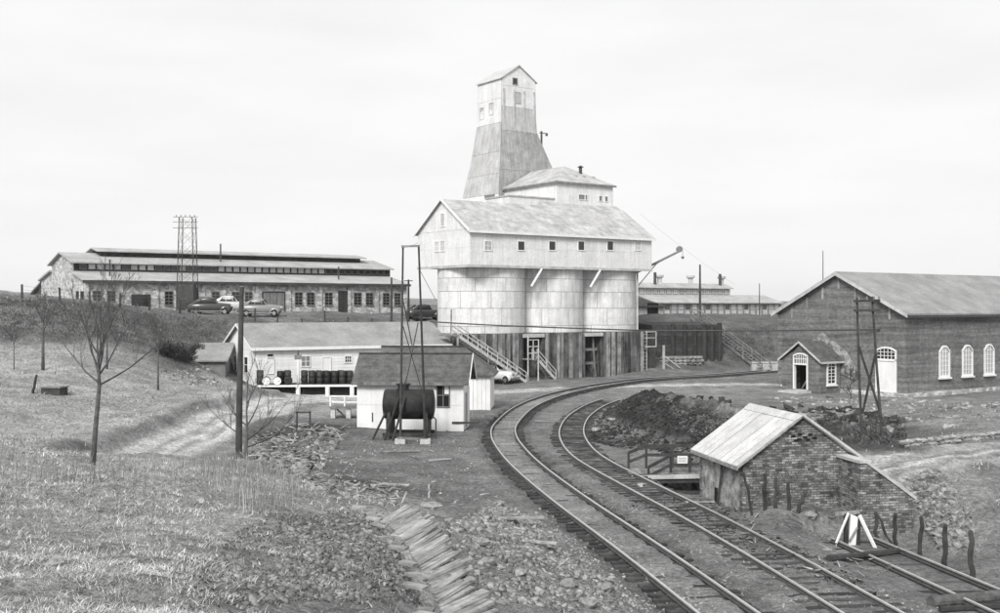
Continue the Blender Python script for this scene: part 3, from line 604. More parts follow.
# stairs
def stair(name, label, p, q, width, nt_, fr=None, m=None, railh=1., posts=4, sides=(0, 1), grp=None):
    p, q = Vector(p), Vector(q); r = thing(name, label, 'stairs', tuple(q), 0, grp); d = p-q; m = m or M['white']
    hd = Vector((d.x, d.y, 0)).normalized(); n = Vector((hd.y, -hd.x, 0))
    for s in (0, width): MB().beam(n*s, n*s+d, .09, .28).build('stringer', m, r)
    ang = math.atan2(hd.y, hd.x); tm = MB().box(-.15, .15, -width/2+.05, width/2-.05, -.025, .025).mesh('tread', M['wood'])
    for k in range(nt_): obj('tread', tm, r, d*((k+.5)/nt_)+n*width/2+Vector((0, 0, .1)), (0, 0, ang))
    for s in sides:
        o = n*s*width; MB().beam(o+Vector((0, 0, railh)), o+d+Vector((0, 0, railh)), .08, .1).build('handrail', m, r); MB().beam(o+Vector((0, 0, railh*.55)), o+d+Vector((0, 0, railh*.55)), .06, .08).build('midrail', m, r)
        for k in range(posts+1): MB().beam(o+d*(k/posts), o+d*(k/posts)+Vector((0, 0, railh+.05)), .09).build('baluster', m, r)
    return r
def Bw(a, v, z): return Vector((*B.w(a, v), z))
z_ = gz(*B.w(6.2, -1.8)); s1 = stair('stairway', 'long pale wooden stairway with handrails climbing the left bin foundation', Bw(-2.4, -1.4, 5.2), Bw(6.1, -1.4, z_), 1.1, 24, posts=7, m=M['concl'])
b = MB().beam(Bw(-2.4, -1.4, z_)-s1.location, Bw(-2.4, -1.4, 5.3)-s1.location, .2); b.beam(Bw(-2.4, -.2, z_)-s1.location, Bw(-2.4, -.2, 7.8)-s1.location, .16).build('landing_post', M['wood'], s1)
MB().prism([Bw(-3.8, -1.5, 5.15)-s1.location, Bw(-2.3, -1.5, 5.15)-s1.location, Bw(-2.3, .0, 5.15)-s1.location, Bw(-3.8, 0, 5.15)-s1.location], (0, 0, .12)).build('landing', M['wood'], s1)
for a in (1.3, 3.2): MB().beam(Bw(a, -1.4, z_-.2)-s1.location, Bw(a, -1.4, z_+(6.1-a)/8.5*4.9)-s1.location, .14).build('support_post', M['wood'], s1)
z_ = gz(*B.w(10.2, -1.5)); s2 = stair('stairway', 'short pale wooden stair with a railed landing at the first bin opening', Bw(7.9, -.9, 2.6), Bw(10.4, -.9, z_), .9, 8, posts=2, m=M['concl'])
q = lambda a, v, z: Bw(a, v, z)-s2.location
MB().prism([q(6.6, -1, 2.5), q(8, -1, 2.5), q(8, .3, 2.5), q(6.6, .3, 2.5)], (0, 0, .12)).build('landing', M['wood'], s2)
b = MB()
for a in (6.6, 7.3, 8): b.beam(q(a, -1, 2.5), q(a, -1, 4.6), .11)
for z in (3.2, 3.9, 4.6): b.beam(q(6.6, -1, z), q(8, -1, z), .1)
b.build('landing_rail', M['concl'], s2)
b = MB(); b.beam(q(6.65, -.95, z_-.1), q(6.65, -.95, 5), .14); b.beam(q(8, -.95, z_-.1), q(8, -.95, 2.5), .14); b.build('landing_post', M['concl'], s2)
# dark ladder tower at the right end of the bins
lt = B.root('ladder_tower', 'dark timber bunker with white ladder and rails at the right end of the bin foundation', 'ladder tower')
MB().box(24.6, 26.3, .6, 2.4, ZG-.4, 4.9).build('timber_bunker', M['woodd'], lt)
MB().box(23.9, 24.55, .9, 2.2, ZG-.4, 4.8).build('recess_shade', M['black'], lt)  # solid black block painted in place of the shade behind the ladder
b = MB()
for a in (23.85, 24.5): b.beam((a, .2, ZG-.4), (a, .2, 5.3), .09)
b.build('ladder_rail', M['concl'], lt)
for k in range(11): MB().beam((23.85, .2, .7+k*.42), (24.5, .2, .7+k*.42), .05).build('rung', M['concl'], lt)
b = MB()
for z in (5.2, 4.5): b.beam((23.9, -.2, z), (25.6, -.2, z), .09)
b.beam((25.6, -.2, 3.4), (25.6, -.2, 5.2), .09).beam((23.9, -.2, 3.5), (25.6, -.2, 3.5), .14).build('guard_rail', M['concl'], lt)
MB().beam((27, .0, ZG-.3), (27, 0, 3.6), .2).build('corner_post', M['concl'], lt)
MB().beam((27, .0, 2.4), (29.4, -.2, .9), .12).build('sloping_rail', M['concl'], lt)
MB().beam((27, .0, 1.6), (28.6, -.2, .7), .1).build('sloping_rail', M['concl'], lt)
# ------------------------------------------------------------------ long stone workshop on the upper terrace
K = Frame(-44.5, 118, 35.0); kz = 7.0
ws = K.root('stone_workshop', 'long low stone workshop with clerestory windows on the terrace behind the parked cars', 'workshop')
LW = 39.6
V1, V2, V3 = 5., 15., 20.5
ze, zc, zn, zp = 10.95, 11.95, 13.05, 14.2
MB().prism([(0, 0, kz-.5), (0, V1, kz-.5), (0, V1, zc-.05), (0, 0, ze-.05)], (LW, 0, 0)).build('front_wall', M['stone'], ws)
MB().prism([(.02, V1, kz-.5), (.02, V2, kz-.5), (.02, V2, zn-.05), (.02, (V1+V2)/2, zp-.08), (.02, V1, zn-.05)], (LW, 0, 0)).build('nave_wall', M['stone'], ws)
MB().prism([(0.04, V2+.01, kz-.5), (.04, V3, kz-.5), (.04, V3, 11.3), (.04, V2+.01, 12.2)], (LW, 0, 0)).build('rear_aisle', M['stone'], ws)
MB().prism([(-.3, V2, 12.2), (-.3, V3+.3, 11.2), (-.3, V3+.3, 11.4), (-.3, V2, 12.4)], (LW+.6, 0, 0)).build('aisle_roof', M['roofl'], ws)
MB().prism([(-.4, -.55, ze-.14), (-.4, V1-.02, zc-.02), (-.4, V1-.02, zc+.12), (-.4, -.55, ze)], (LW+.8, 0, 0)).build('aisle_roof', M['roofl'], ws)
MB().box(-.42, LW+.42, -.62, -.56, ze-.3, ze-.02).build('eave_gutter', M['woodd'], ws)
for v0, v1 in ((V1-.6, 10), (V2+.6, 10)):
    e = zn-.13*(1 if v0 < 10 else 1); MB().prism([(-.4, v0, e-.02), (-.4, 10, zp), (-.4, 10, zp+.14), (-.4, v0, e+.12)], (LW+1.2, 0, 0)).build('nave_roof', M['roofl'], ws)
MB().box(.05, LW+.5, V1-.05, V1-.008, zc+.12, zn-.12).build('clerestory_wall', M['woodd'], ws)
MB().box(3.8, 37.4, 8.2, 11.8, zp-.5, 14.55).build('monitor', M['woodd'], ws)
for v0, v1 in ((7.5, 10), (12.5, 10)): MB().prism([(3.2, v0, 14.4), (3.2, v1, 14.85), (3.2, v1, 14.98), (3.2, v0, 14.53)], (34.8, 0, 0)).build('monitor_roof', M['roofl'], ws)
x = .6; k = 0
while x < 39.5:
    bright = (k > 16 and k < 31 and random.random() < .85) or (k < 10 and random.random() < .8) or random.random() < .15
    window(ws, 'y', V1-.052, -1, x+.1, x+.78, 12.32, 12.85, 2, 1, fm=M['doorm'], pm=M['glassw'] if bright else M['glass'], fw=.05, prud=.04)  # bright panes carry the sky's light as pale colour
    x += .94; k += 1
fwin = [(93,101),(107.5,115),(165,172.5),(212,219),(232,239),(245,252),(295,302),(307,314),(325,332),(354,361),(366,372.5),(383,389),(394.5,400)]
for p0, p1 in fwin: window(ws, 'y', -.01, -1, K.along(p0), K.along(p1), 8.3, 9.75, 2, 4, fm=M['doorm'], pm=M['glass'], fw=.06, sill=True)
for p0, p1 in ((74.5, 77), (79, 82)): window(ws, 'y', -.01, -1, K.along(p0+1.5), K.along(p1+1.5), 7.7, 9.7, 1, 3, fm=M['doorm'], fw=.05)
for p0, p1, z1, mk in ((132.5, 149, 9.3, 'glass'), (263, 284, 9.75, 'doorm'), (179, 197, 10.1, 'glass'), (339, 346.5, 9.9, 'woodd')):
    window(ws, 'y', -.01, -1, K.along(p0), K.along(p1), kz-.2, z1, 3 if p1-p0 > 10 else 1, 1, fm=M['woodd'], pm=M[mk], fw=.14, name='door')
for px in (86.5, 121, 156.5, 203, 224, 257, 289, 320, 349, 377, 405): a = K.along(px); MB().box(a-.2, a+.2, -.16, 0, kz-.5, ze-.25).build('pilaster', M['stone'], ws)
for v_ in (7, 11, 13.5): window(ws, 'x', .01, -1, v_, v_+.8, 8.0, 8.7, 1, 1, fm=M['doorm'], fw=.05)
for px, h in ((241, 2.1), (115, 1.8), (346, 1.6)):
    a = K.along(px); vv = 6.5 if px == 241 else 2; MB().tube([(a, vv, 11.5), (a, vv, (13.6 if px == 241 else 11.5)+h)], .09).build('flue_pipe', M['steel'], ws)
MB().prism([(.4, V3, 7.), (.4, 30, 6.), (.4, 30, 9), (.4, V3, 11.2)], (8, 0, 0)).build('lean_to', M['woodd'], ws)
MB().prism([(0, V3, 11.1), (0, 30.5, 8.7), (0, 30.5, 8.9), (0, V3, 11.3)], (9, 0, 0)).build('lean_to_roof', M['roofg'], ws)
# lattice tower
p = onground(187.5, 121); L = thing('lattice_tower', 'slender steel lattice tower with crossarms standing in front of the stone workshop', 'lattice tower', tuple(p)); H = CZ+89/F*121-p.z
hw = .95
for i, j_ in ((-1, -1), (1, -1), (1, 1), (-1, 1)): MB().beam((i*hw, j_*hw, 0), (i*hw*.75, j_*hw*.75, H), .075).build('leg', M['steel'], L)
n = 7
for k in range(n):
    z0, z1 = H*k/n, H*(k+1)/n; w0, w1 = hw*(1-.25*k/n), hw*(1-.25*(k+1)/n)
    for i, j_ in (((-1, -1), (1, -1)), ((1, -1), (1, 1)), ((1, 1), (-1, 1)), ((-1, 1), (-1, -1))):
        MB().beam((i[0]*w0, i[1]*w0, z0), (j_[0]*w1, j_[1]*w1, z1), .024).beam((j_[0]*w0, j_[1]*w0, z0), (i[0]*w1, i[1]*w1, z1), .024).build('brace', M['steel'], L)
for z in (H, H-.55, H-1.2): MB().beam((-1.35, -.8, z), (1.35, -.8, z), .07).build('crossarm', M['wood'], L)
for k in range(5): MB().tube([(-1+.5*k, -.8, H), (-1+.5*k, -.8, H+.22)], [.07, .05]).build('insulator', M['doorm'], L)
MB().box(-1., .9, -.9, .2, .3, 3.).build('switch_box', M['woodd'], L)
# fence along the terrace edge, with wires
fl = [(22,301,102.5),(60,302,103.6),(90,305.5,105),(120,308,106.6),(149.5,311,108.5),(180,313.5,110),(255,318,112.4),(278,320,113.3),(302,321,114),(325,322,115),(348,322.5,116),(372,323,117.5),(392,323,119)]
fpts = []
tf = thing('wire_fence', 'thin wire fence of wooden posts along the edge of the upper terrace', 'fence', tuple(onground(*fl[0][::2])))
for px, py, d in fl:
    p = onground(px, d)-tf.location; fpts.append(p); MB().beam(p-Vector((0, 0, .3)), p+Vector((random.uniform(-.06, .06), 0, 1.35)), .15).build('post', M['woodd'], tf)
for h in (.5, .85, 1.2):
    b = MB()
    for a, c in zip(fpts[:-1], fpts[1:]): b.tube([a+Vector((0, -.09, h)), (a+c)/2+Vector((0, -.09, h-.06)), c+Vector((0, -.09, h))], .012, 4)
    b.build('wire', M['steel'], tf)
# ------------------------------------------------------------------ white store house and its loading platform
Q = Frame(-22.4, 100, 30); qz = .7
wh = Q.root('store_house', 'long white clapboard store house with a grey gabled roof behind the barrels', 'store house')
QL, QW = 19.8, 8.8; qe, qr = 4.4, 6.4
MB().prism([(0, 0, qz-.6), (0, QW, qz-.6), (0, QW, qe), (0, QW/2, qr-.1), (0, 0, qe)], (QL, 0, 0)).build('wall_core', M['white'], wh)
for k in range(13):
    z = qz+.2+k*.285
    if z < 4.3: MB().prism([(0, -.03, z), (0, -.005, z), (0, -.005, z+.28), (0, -.012, z+.28)], (QL, 0, 0)).build('clapboard', M['whiteb'], wh); MB().prism([(-.03, 0, z), (-.005, 0, z), (-.005, 0, z+.28), (-.012, 0, z+.28)], (0, QW, 0)).build('clapboard', M['whiteb'], wh)
for s in (0, 1):
    v0 = -.4 if s == 0 else QW+.4; dz = (qr-qe)/(QW/2)*.4
    MB().prism([(-.35, v0, qe-dz), (-.35, QW/2, qr), (-.35, QW/2, qr+.14), (-.35, v0, qe-dz+.14)], (QL+.7, 0, 0)).build('roof_slope', M['roofg'], wh)
    MB().prism([(-.39, v0, qe-dz-.12), (-.39, QW/2, qr-.1), (-.39, QW/2, qr+.1), (-.39, v0, qe-dz+.1)], (.035, 0, 0)).build('bargeboard', M['white'], wh)
MB().box(-.35, QL+.35, -.44, -.405, qe-.32, qe-.04).build('eave_board', M['white'], wh)
def qw(p0, p1, y0, y1, **k):
    a0, a1 = Q.along(p0), Q.along(p1); return window(wh, 'y', -.03, -1, a0, a1, Q.z((a0+a1)/2, 0, y1), Q.z((a0+a1)/2, 0, y0), **k)
qw(267, 273, 353.6, 356, nx=1, ny=1, fw=.05); qw(301.5, 309.5, 356, 365.5, pm=M['doorm'], fw=.09, nx=2, ny=2); qw(322.5, 330, 357, 372, pm=M['white'], nx=1, ny=1, fw=.08, name='door')
qw(345, 350.8, 355.8, 361.5, pm=M['glass'], nx=3, ny=2, fw=.1); qw(267, 273.5, 358, 373, pm=M['white'], nx=1, ny=1, fw=.04, name='door')
for px0, px1 in ((235, 237.2), (245, 248.5)):
    v0, v1 = sorted((Q.across(px0), Q.across(px1))); window(wh, 'x', -.03, -1, v0, v1, 2.0, 3.4, 1, 2, fm=M['white'], pm=M['glass'], fw=.06)
# little annex on the left
p = onground(212, 101); an = thing('lean_to_annex', 'low grey roofed annex at the left end of the white store house', 'annex', (p.x, p.y, 0), R(6))
MB().box(-1.6, 1.2, 0, 4, p.z-1, 3.1).build('wall', M['doorm'], an); MB().prism([(-1.8, -.4, 3.05), (-1.8, 4.3, 4.5), (-1.8, 4.3, 4.65), (-1.8, -.4, 3.2)], (3.3, 0, 0)).build('roof', M['roofg'], an)
# platform
LP = Frame(-244/F*95.2, 95.2, 4.); DZ = CZ-78.5/F*95.5
lp = LP.root('loading_platform', 'low pale-edged loading platform on white stub posts, crowded with dark barrels', 'loading platform', 0)
pe = LP.along(358)
MB().box(0, pe, 0, .12, DZ-.17, DZ).build('edge_beam', M['white'], lp)
n = 22
dk = MB().box(0, pe/n-.02, .125, 3.4, DZ-.1, DZ-.02).mesh('deck_plank', M['woodl'])
for k in range(n): obj('deck_plank', dk, lp, (pe*k/n, 0, random.uniform(-.01, .012)))
for px in (298, 327.5, 352): a = LP.along(px); MB().tube([(a, .1, gz(*LP.w(a, .1))-.3), (a, .1, DZ-.18)], .2, 10).build('stub_post', M['drumw'], lp)
MB().box(.5, pe-.05, .5, 3.2, -.2, DZ-.12).build('under_deck_shade', M['black'], lp)  # black block added for the darkness beneath the deck
bm_ = MB(); pr = [(0, .28), (.02, .3), (.28, .29), (.3, .315), (.33, .29), (.58, .29), (.6, .315), (.63, .29), (.87, .3), (.89, .28)]
bar = MB().loft([[(r*math.cos(2*PI*j/12), r*math.sin(2*PI*j/12), z) for j in range(12)] for z, r in pr]).mesh('oil_barrel', M['barrel'], True)
cap = MB().tube([(0, 0, .885), (0, 0, .9)], .255, 12).mesh('barrel_head', M['barrel']); plug = MB().tube([(.13, 0, .9), (.13, 0, .92)], .04, 6).mesh('bung', M['steel'])
LPb = {}
def barrel(pos, label, rot=None, white=False, grp='barrels crowded on the loading platform'):
    o = obj('oil_barrel', bar, None, pos, rot or (0, 0, random.uniform(0, 6))); tag(o, label, 'barrel', grp)
    o.scale = (1.2, 1.2, 1.1) if rot else (1.03, 1.03, random.uniform(1.22, 1.3))
    obj('barrel_head', capw if white else cap, o); obj('bung', plug, o); return o
capw = MB().tube([(0, 0, .885), (0, 0, .91)], .285, 14).mesh('barrel_head', M['drumw'])
sects = [(256.5, 268, 'at the far left of the platform'), (277, 296.5, 'behind the white drums'), (301, 356, 'right of the white post')]
ORD = 'first second third fourth fifth sixth seventh eighth ninth tenth eleventh twelfth'.split()
for p0, p1, t in sects:
    for row, rn in ((1.15, 'front'), (1.85, 'middle'), (2.5, 'back')):
        nb_ = 0
        a = LP.along(p0, row)+.3; e = LP.along(p1, row)-.3
        while a < e:
            barrel((*LP.w(a, row+random.uniform(-.06, .06)), DZ-.02), 'dark barrel, '+ORD[nb_]+' from left, '+rn+' row, '+t); nb_ += 1
            a += random.uniform(.6, .68)
for px, t in ((265.5, 'left one of three lying drums, its white end facing the road'), (276.5, 'middle one of three lying drums, its white end facing the road'), (287.5, 'dark-ended drum lying beside two white-ended drums')):
    x_, y_ = LP.w(LP.along(px, .3), .95); barrel((x_, y_, DZ+.35), t, (R(90), 0, R(10)), px < 280, 'drums lying on the platform edge')
q = onground(298, 97.6); pp = thing('insulated_post', 'short white post with a dark fitting on top, rising among the barrels', 'post', tuple(q))
MB().box(-.09, .09, -.09, .09, -.3, 2.9).build('post', M['white'], pp); MB().box(-.3, .3, -.1, .1, 2.9, 3.3).build('fitting', M['doorm'], pp); MB().tube([(0, 0, 3.3), (.05, 0, 3.7)], [.1, .05]).build('insulator', M['steel'], pp)
# ------------------------------------------------------------------ tank shed and shed behind
D = Frame(-143/F*72.6, 72.6, -4.); dz = gz(*D.w(3, 0))
ds_ = D.root('plank_shed', 'white shed with a dark shingled roof standing behind the rusty tank', 'shed')
DL, DW = D.along(462.5), 4.5; de, dr = 3.3, 4.85
MB().prism([(0, 0, dz-.5), (0, DW, dz-.5), (0, DW, de), (0, DW/2, dr-.08), (0, 0, de)], (DL, 0, 0)).build('wall_core', M['white'], ds_)
n = 7; 
for k in range(n):
    for z0, z1 in ((dz-.3, 1.6), (1.62, de)): MB().box(DL*k/n+.006, DL*(k+1)/n-.006, -.03-.004*(k % 2), -.003, z0, z1).build('wall_panel', M['whiteb'], ds_)
for k in range(6): MB().box(DL+.003, DL+.03, DW*k/6+.01, DW*(k+1)/6-.01, dz-.3, de-.05).build('wall_board', M['whiteb'], ds_)
for s in (0, 1):
    v0 = -.42 if s == 0 else DW+.42; q = (dr-de)/(DW/2)*.42
    panels(ds_, 'shingle_course', M['roofd'], *(((-.3, v0, de-q), (DL+.75, 0, 0), (0, DW/2+.42, dr-de+q)) if s == 0 else ((DL+.45, v0, de-q), (-DL-.75, 0, 0), (0, -DW/2-.42, dr-de+q))), 1, 9, .05, gap=.004, jit=.012)
    MB().prism([(DL+.46, v0, de-q-.1), (DL+.46, DW/2, dr-.08), (DL+.46, DW/2, dr+.1), (DL+.46, v0, de-q+.08)], (.05, 0, 0)).build('bargeboard', M['white'], ds_)
MB().box(-.3, DL+.45, DW/2-.12, DW/2+.12, dr+.04, dr+.12).build('ridge_board', M['woodd'], ds_)
MB().box(-.3, DL+.45, -.46, -.425, de-.36, de-.14).build('eave_board', M['wood'], ds_)
a0, a1 = D.along(437.5), D.along(449); window(ds_, 'y', -.035, -1, a0, a1, 1.55, 3.0, 2, 2, fm=M['doorm'], pm=M['glass'], fw=.07)
MB().box(a0+1.*(a1-a0)*.62, a1, -.075, -.05, 2.35, 2.95).build('white_notice', M['white'], ds_)
MB().box(DL+.035, DL+.07, 1.6, 2.5, dz, 2.3).build('door', M['woodl'], ds_); MB().box(DL-.08, DL+.075, -.05, .06, dz-.3, 2.9).build('corner_board', M['white'], ds_)
MB().box(a1+.2, a1+2.0, -.1, -.04, .42, .55).build('sill_board', M['woodd'], ds_); MB().box(2.0*.5, 2.0*.5+.08, -.07, -.04, .5, 1.1).build('wall_slot', M['woodd'], ds_)
X2 = Frame(-120/F*86.5, 86.5, -3.); xz = gz(*X2.w(8, 0)); sx = X2.root('plank_shed', 'white vertical-board shed with a hipped dark roof, half hidden behind the tank shed', 'shed')
XL, XW = X2.along(490.5), 5.; xe, xr = 2.75, 4.75
MB().box(0, XL, 0, XW, xz-.5, xe).build('wall_core', M['white'], sx)
for k in range(26): MB().box(XL*k/26+.035, XL*(k+1)/26-.035, -.07, -.003, xz-.3, xe).build('wall_board', M['whiteb'], sx)
MB().prism([(-.3, -.4, xe-.1), (XL+.35, -.4, xe-.1), (XL-2.2, XW/2, xr), (-.3, XW/2, xr)], (0, 0, .1)).build('roof_slope', M['roofd'], sx)
MB().prism([(XL+.352, -.4, xe-.1), (XL+.352, XW+.4, xe-.1), (XL-2.2, XW/2, xr)], (0, 0, .1)).build('roof_slope', M['roofd'], sx)
MB().prism([(-.3, XW+.4, xe-.1), (XL+.35, XW+.4, xe-.1), (XL-2.2, XW/2, xr), (-.3, XW/2, xr)], (0, 0, .1)).build('roof_slope', M['roofd'], sx)
MB().box(-.3, XL-2.2, XW/2-.1, XW/2+.1, xr+.05, xr+.2).build('ridge_board', M['woodd'], sx)
# rusty tank on its timber cradle
tz = CZ-97.6/F*68.6; TP = onground(409, 68.6)
tk = thing('fuel_tank', 'big dark rusty cylindrical tank lying on a timber cradle in front of the white shed', 'tank', (TP.x, 68.6, 0), R(-3))
pr = [(-1.62, .05), (-1.6, .5), (-1.52, .88), (-1.44, .94), (-.75, .945), (-.74, .955), (-.70, .955), (-.69, .945), (.69, .945), (.70, .955), (.74, .955), (.75, .945), (1.44, .94), (1.52, .88), (1.6, .5), (1.62, .05)]
MB().loft([[(x, r*math.cos(2*PI*j/28), tz+r*math.sin(2*PI*j/28)) for j in range(28)] for x, r in pr]).build('tank_shell', M['tank'], tk, True)
MB().tube([(-.35, 0, tz+.8), (-.35, 0, tz+1.2)], .36, 12).build('manhole_neck', M['tank'], tk); MB().tube([(-.35, 0, tz+1.2), (-.35, 0, tz+1.28)], .46, 12).build('manhole_lid', M['tank'], tk)
for x in (-1.15, 1.15):
    MB().box(x-.14, x+.14, -1., 1., TP.z-.1, tz-.8).build('saddle', M['woodd'], tk)
    for s in (-1, 1): MB().beam((x, s*1.15, TP.z-.1), (x, s*.72, tz-.45), .2).build('cradle_post', M['woodd'], tk)
for s in (-.95, .95): MB().beam((-1.5, s, TP.z+.25), (1.5, s, TP.z+.25), .22).build('sill_timber', M['woodd'], tk)
for x0, x1 in ((-2.0, -1.35), (-1.25, -.5), (-.75, -.1)): MB().beam((x0, -1.9, TP.z), (x1, -.95, tz+.5 if x0 > -1.9 else tz-.5), .1).build('skid_rail', M['woodd'], tk)
MB().tube([(1.55, -.5, tz-.7), (1.75, -.6, tz-.9), (1.75, -.6, TP.z)], .05).build('drain_pipe', M['steel'], tk)
# tall two-legged timber frame
FP = onground(412.5, 65.4); H = CZ+60/F*65.4-FP.z
ff = thing('pole_frame', 'tall narrow two-legged timber frame with crossed braces standing over the tank', 'pole frame', tuple(FP))
def fx(px, py): q = at(px, py, 65.4); return Vector((q.x-FP.x, 0, q.z-FP.z))
l0, l1, r0, r1 = fx(400.3, 439), fx(403, 247), fx(425.5, 441), fx(418.7, 246)
MB().tube([l0, l1], [.08, .055], 8).build('leg', M['woodd'], ff); MB().tube([r0, r1], [.08, .055], 8).build('leg', M['woodd'], ff)
MB().beam(fx(401.5, 246)+Vector((0, -.12, 0)), fx(420, 245.5)+Vector((0, -.12, 0)), .12).build('top_beam', M['wood'], ff); MB().beam(fx(398, 437)+Vector((0, -.15, 0)), fx(428, 439)+Vector((0, -.15, 0)), .13).build('bottom_beam', M['wood'], ff)
for a, b_ in (((403, 326), (424, 398)), ((418, 322), (408, 372)), ((408, 372), (401, 398)), ((403, 300), (412, 345))): MB().beam(fx(*a)+Vector((0, .1, 0)), fx(*b_)+Vector((0, .1, 0)), .06).build('brace', M['woodd'], ff)
for c in (400.3, 425.5): q = fx(c, 441); MB().box(q.x-.3, q.x+.3, -.3, .3, -.2, .28).build('footing_block', M['concl'], ff)
# white railed landing left of the shed
p = onground(343, 78); wl = thing('railed_landing', 'small white railed landing on stub posts left of the tank shed', 'landing', tuple(p), R(-3))
lx = 1.; zd = CZ-100/F*78-p.z
MB().box(-.95, 1.2, 0, 2.2, zd-.16, zd).build('deck', M['woodl'], wl)
for x in (-.75, .35): MB().box(x-.16, x+.16, .1, .4, -.2, zd-.17).build('stub_post', M['concl'], wl)
for x in (-.92, .1, 1.15): MB().box(x-.05, x+.05, .02, .12, zd, zd+.75).build('rail_post', M['white'], wl)
for z in (.3, .72): MB().box(-.95, 1.2, 0.121, .18, zd+z-.05, zd+z+.05).build('rail', M['white'], wl)
MB().beam((-.5, .25, zd-.2), (0, .3, .2), .1).build('brace', M['woodd'], wl)
# little goal-shaped frame by the road
p = hit(303, 430); gf = thing('post_frame', 'small dark goal-shaped frame of two posts and a top bar beside the dirt road', 'post frame', tuple(p)); s = p.y/F
MB().beam((-6*s, 0, -.2), (-6*s, 0, 19*s), .09).build('post', M['woodd'], gf); MB().beam((7*s, 0, -.2), (7*s, 0, 19*s), .09).build('post', M['woodd'], gf); MB().beam((-7*s, 0, 18*s), (8*s, 0, 18*s), .09).build('top_bar', M['woodd'], gf)
# ------------------------------------------------------------------ big brick hall
BH = Frame(406.3/F*98, 98, 35.26); bh = BH.root('brick_hall', 'large dark brick hall with a gabled roof and tall white arched windows', 'brick hall')
BW_, BL = 14.5, 40; be, br_ = 7.55, 11.25; b0 = .1
MB().prism([(0, 0, b0), (0, BW_, b0), (0, BW_, be), (0, BW_/2, br_-.1), (0, 0, be)], (BL, 0, 0)).build('wall', M['brick'], bh)
MB().box(-.15, BL, -.15, BW_+.15, -2., .35).build('foundation', M['stone'], bh)
MB().box(-.06, .7, -.06, .7, .36, be-.2).build('corner_pier', M['brick'], bh); MB().box(-.06, .6, BW_-.6, BW_+.06, .36, be-.2).build('corner_pier', M['brick'], bh)
for s in (0, 1):
    v0 = -.5 if s == 0 else BW_+.5; q = (br_-be)/(BW_/2)*.5
    MB().prism([(-.55, v0, be-q+.02), (-.55, BW_/2, br_), (-.55, BW_/2, br_+.16), (-.55, v0, be-q+.18)], (BL+1, 0, 0)).build('roof_slope', M['roofg'], bh)
    MB().prism([(-.60, v0, be-q-.2), (-.60, BW_/2, br_-.22), (-.60, BW_/2, br_+.12), (-.60, v0, be-q+.14)], (.045, 0, 0)).build('bargeboard', M['concl'], bh)
MB().box(-.5, BL+.4, -.56, -.505, be-.45, be-.22).build('eave_gutter', M['steel'], bh); MB().box(0, BL, -.12, 0, be-.75, be-.3).build('cornice', M['brick'], bh)
for p0, p1 in ((939, 948.6), (962, 971.5), (984, 993)):
    a0, a1 = BH.along(p0)+.1, BH.along(p1)-.1; window(bh, 'y', -.02, -1, a0, a1, 1.75, 3.85, 3, 6, arch=.5, fw=.17, pm=M['glassw'], sill=True, prud=.12)
for k in range(3): a0 = BH.along(1006)+k*4.2; window(bh, 'y', -.02, -1, a0, a0+1.3, 1.75, 3.85, 3, 6, arch=.5, fw=.17, pm=M['glassw'], sill=True, prud=.12)
v0, v1 = BH.across(895.5), BH.across(877.5)
dr_ = window(bh, 'x', -.02, -1, v0, v1, .4, 3.2, 1, 1, fw=.16, pm=M['white'], name='door', prud=.1)
window(bh, 'x', -.02, -1, v0, v1, 3.32, 3.95, 5, 3, arch=.35, fw=.16, prud=.1, name='transom')
for k in range(7):
    v_ = 1.7+k*1.85; zt_ = be+(br_-be)*(1-abs(v_-BW_/2)/(BW_/2)); MB().box(-.07, -.001, v_-.1, v_+.1, zt_-1.5, zt_-.35).build('gable_corbel', M['stonew'], bh)
window(bh, 'y', -.16, -1, BH.along(938), BH.along(942), -.9, -.2, 1, 1, fw=.1, name='basement_window')
# entrance hut against the gable
hl = 3.2; vc = BH.across(820.5, -hl); hwid = BH.across(782.5, -hl)-vc
Eh = Frame(*BH.w(-hl-.05, vc), 35.26); eh = Eh.root('entrance_hut', 'small gabled brick entrance hut with a dark open doorway against the brick hall gable', 'entrance hut')
eh_e, eh_r = 3.15, 4.75; hz = gz(*Eh.w(0, 2))
MB().prism([(.0, 0, -1), (.0, hwid/2-.8, -1), (.0, hwid/2-.8, eh_e+.75), (0, 0, eh_e)], (.35, 0, 0)).build('front_wall', M['brick'], eh)
MB().prism([(.0, hwid/2+.8, -1), (.0, hwid, -1), (.0, hwid, eh_e), (0, hwid/2+.8, eh_e+.75)], (.35, 0, 0)).build('front_wall', M['brick'], eh)
MB().prism([(.0, hwid/2-.8, 3.0), (.0, hwid/2+.8, 3.0), (.0, hwid/2+.8, eh_e+.74), (0, hwid/2, eh_r-.08), (0, hwid/2-.8, eh_e+.74)], (.348, 0, 0)).build('front_wall', M['brick'], eh)
MB().box(.0, .35, hwid/2-.798, hwid/2+.798, -1, .28).build('threshold', M['concl'], eh)
for y0, y1 in ((0.002, .35), (hwid-.35, hwid-.002)): MB().box(.352, hl-.3, y0, y1, -1, eh_e).build('side_wall', M['brick'], eh)
MB().box(2.2, 2.4, .36, hwid-.36, 0, 3.4).build('inner_wall', M['black'], eh); MB().box(.4, 2.2, .36, hwid-.36, 0, .2).build('hut_floor', M['woodd'], eh)  # inner wall coloured black to paint the shade behind the doorway
window(eh, 'x', -.002, -1, hwid/2-.72, hwid/2+.72, 2.75, 3.35, 7, 2, fm=M['white'], fw=.14, arch=.25, prud=.1, name='transom', mw=.06)
for y in (hwid/2-.86, hwid/2+.72): MB().box(-.1, .2, y, y+.14, .3, 2.62).build('door_jamb', M['white'], eh)
MB().beam((.25, 2.3, .35), (.25, 1.45, 1.6), .08).build('leaning_board', M['woodl'], eh)
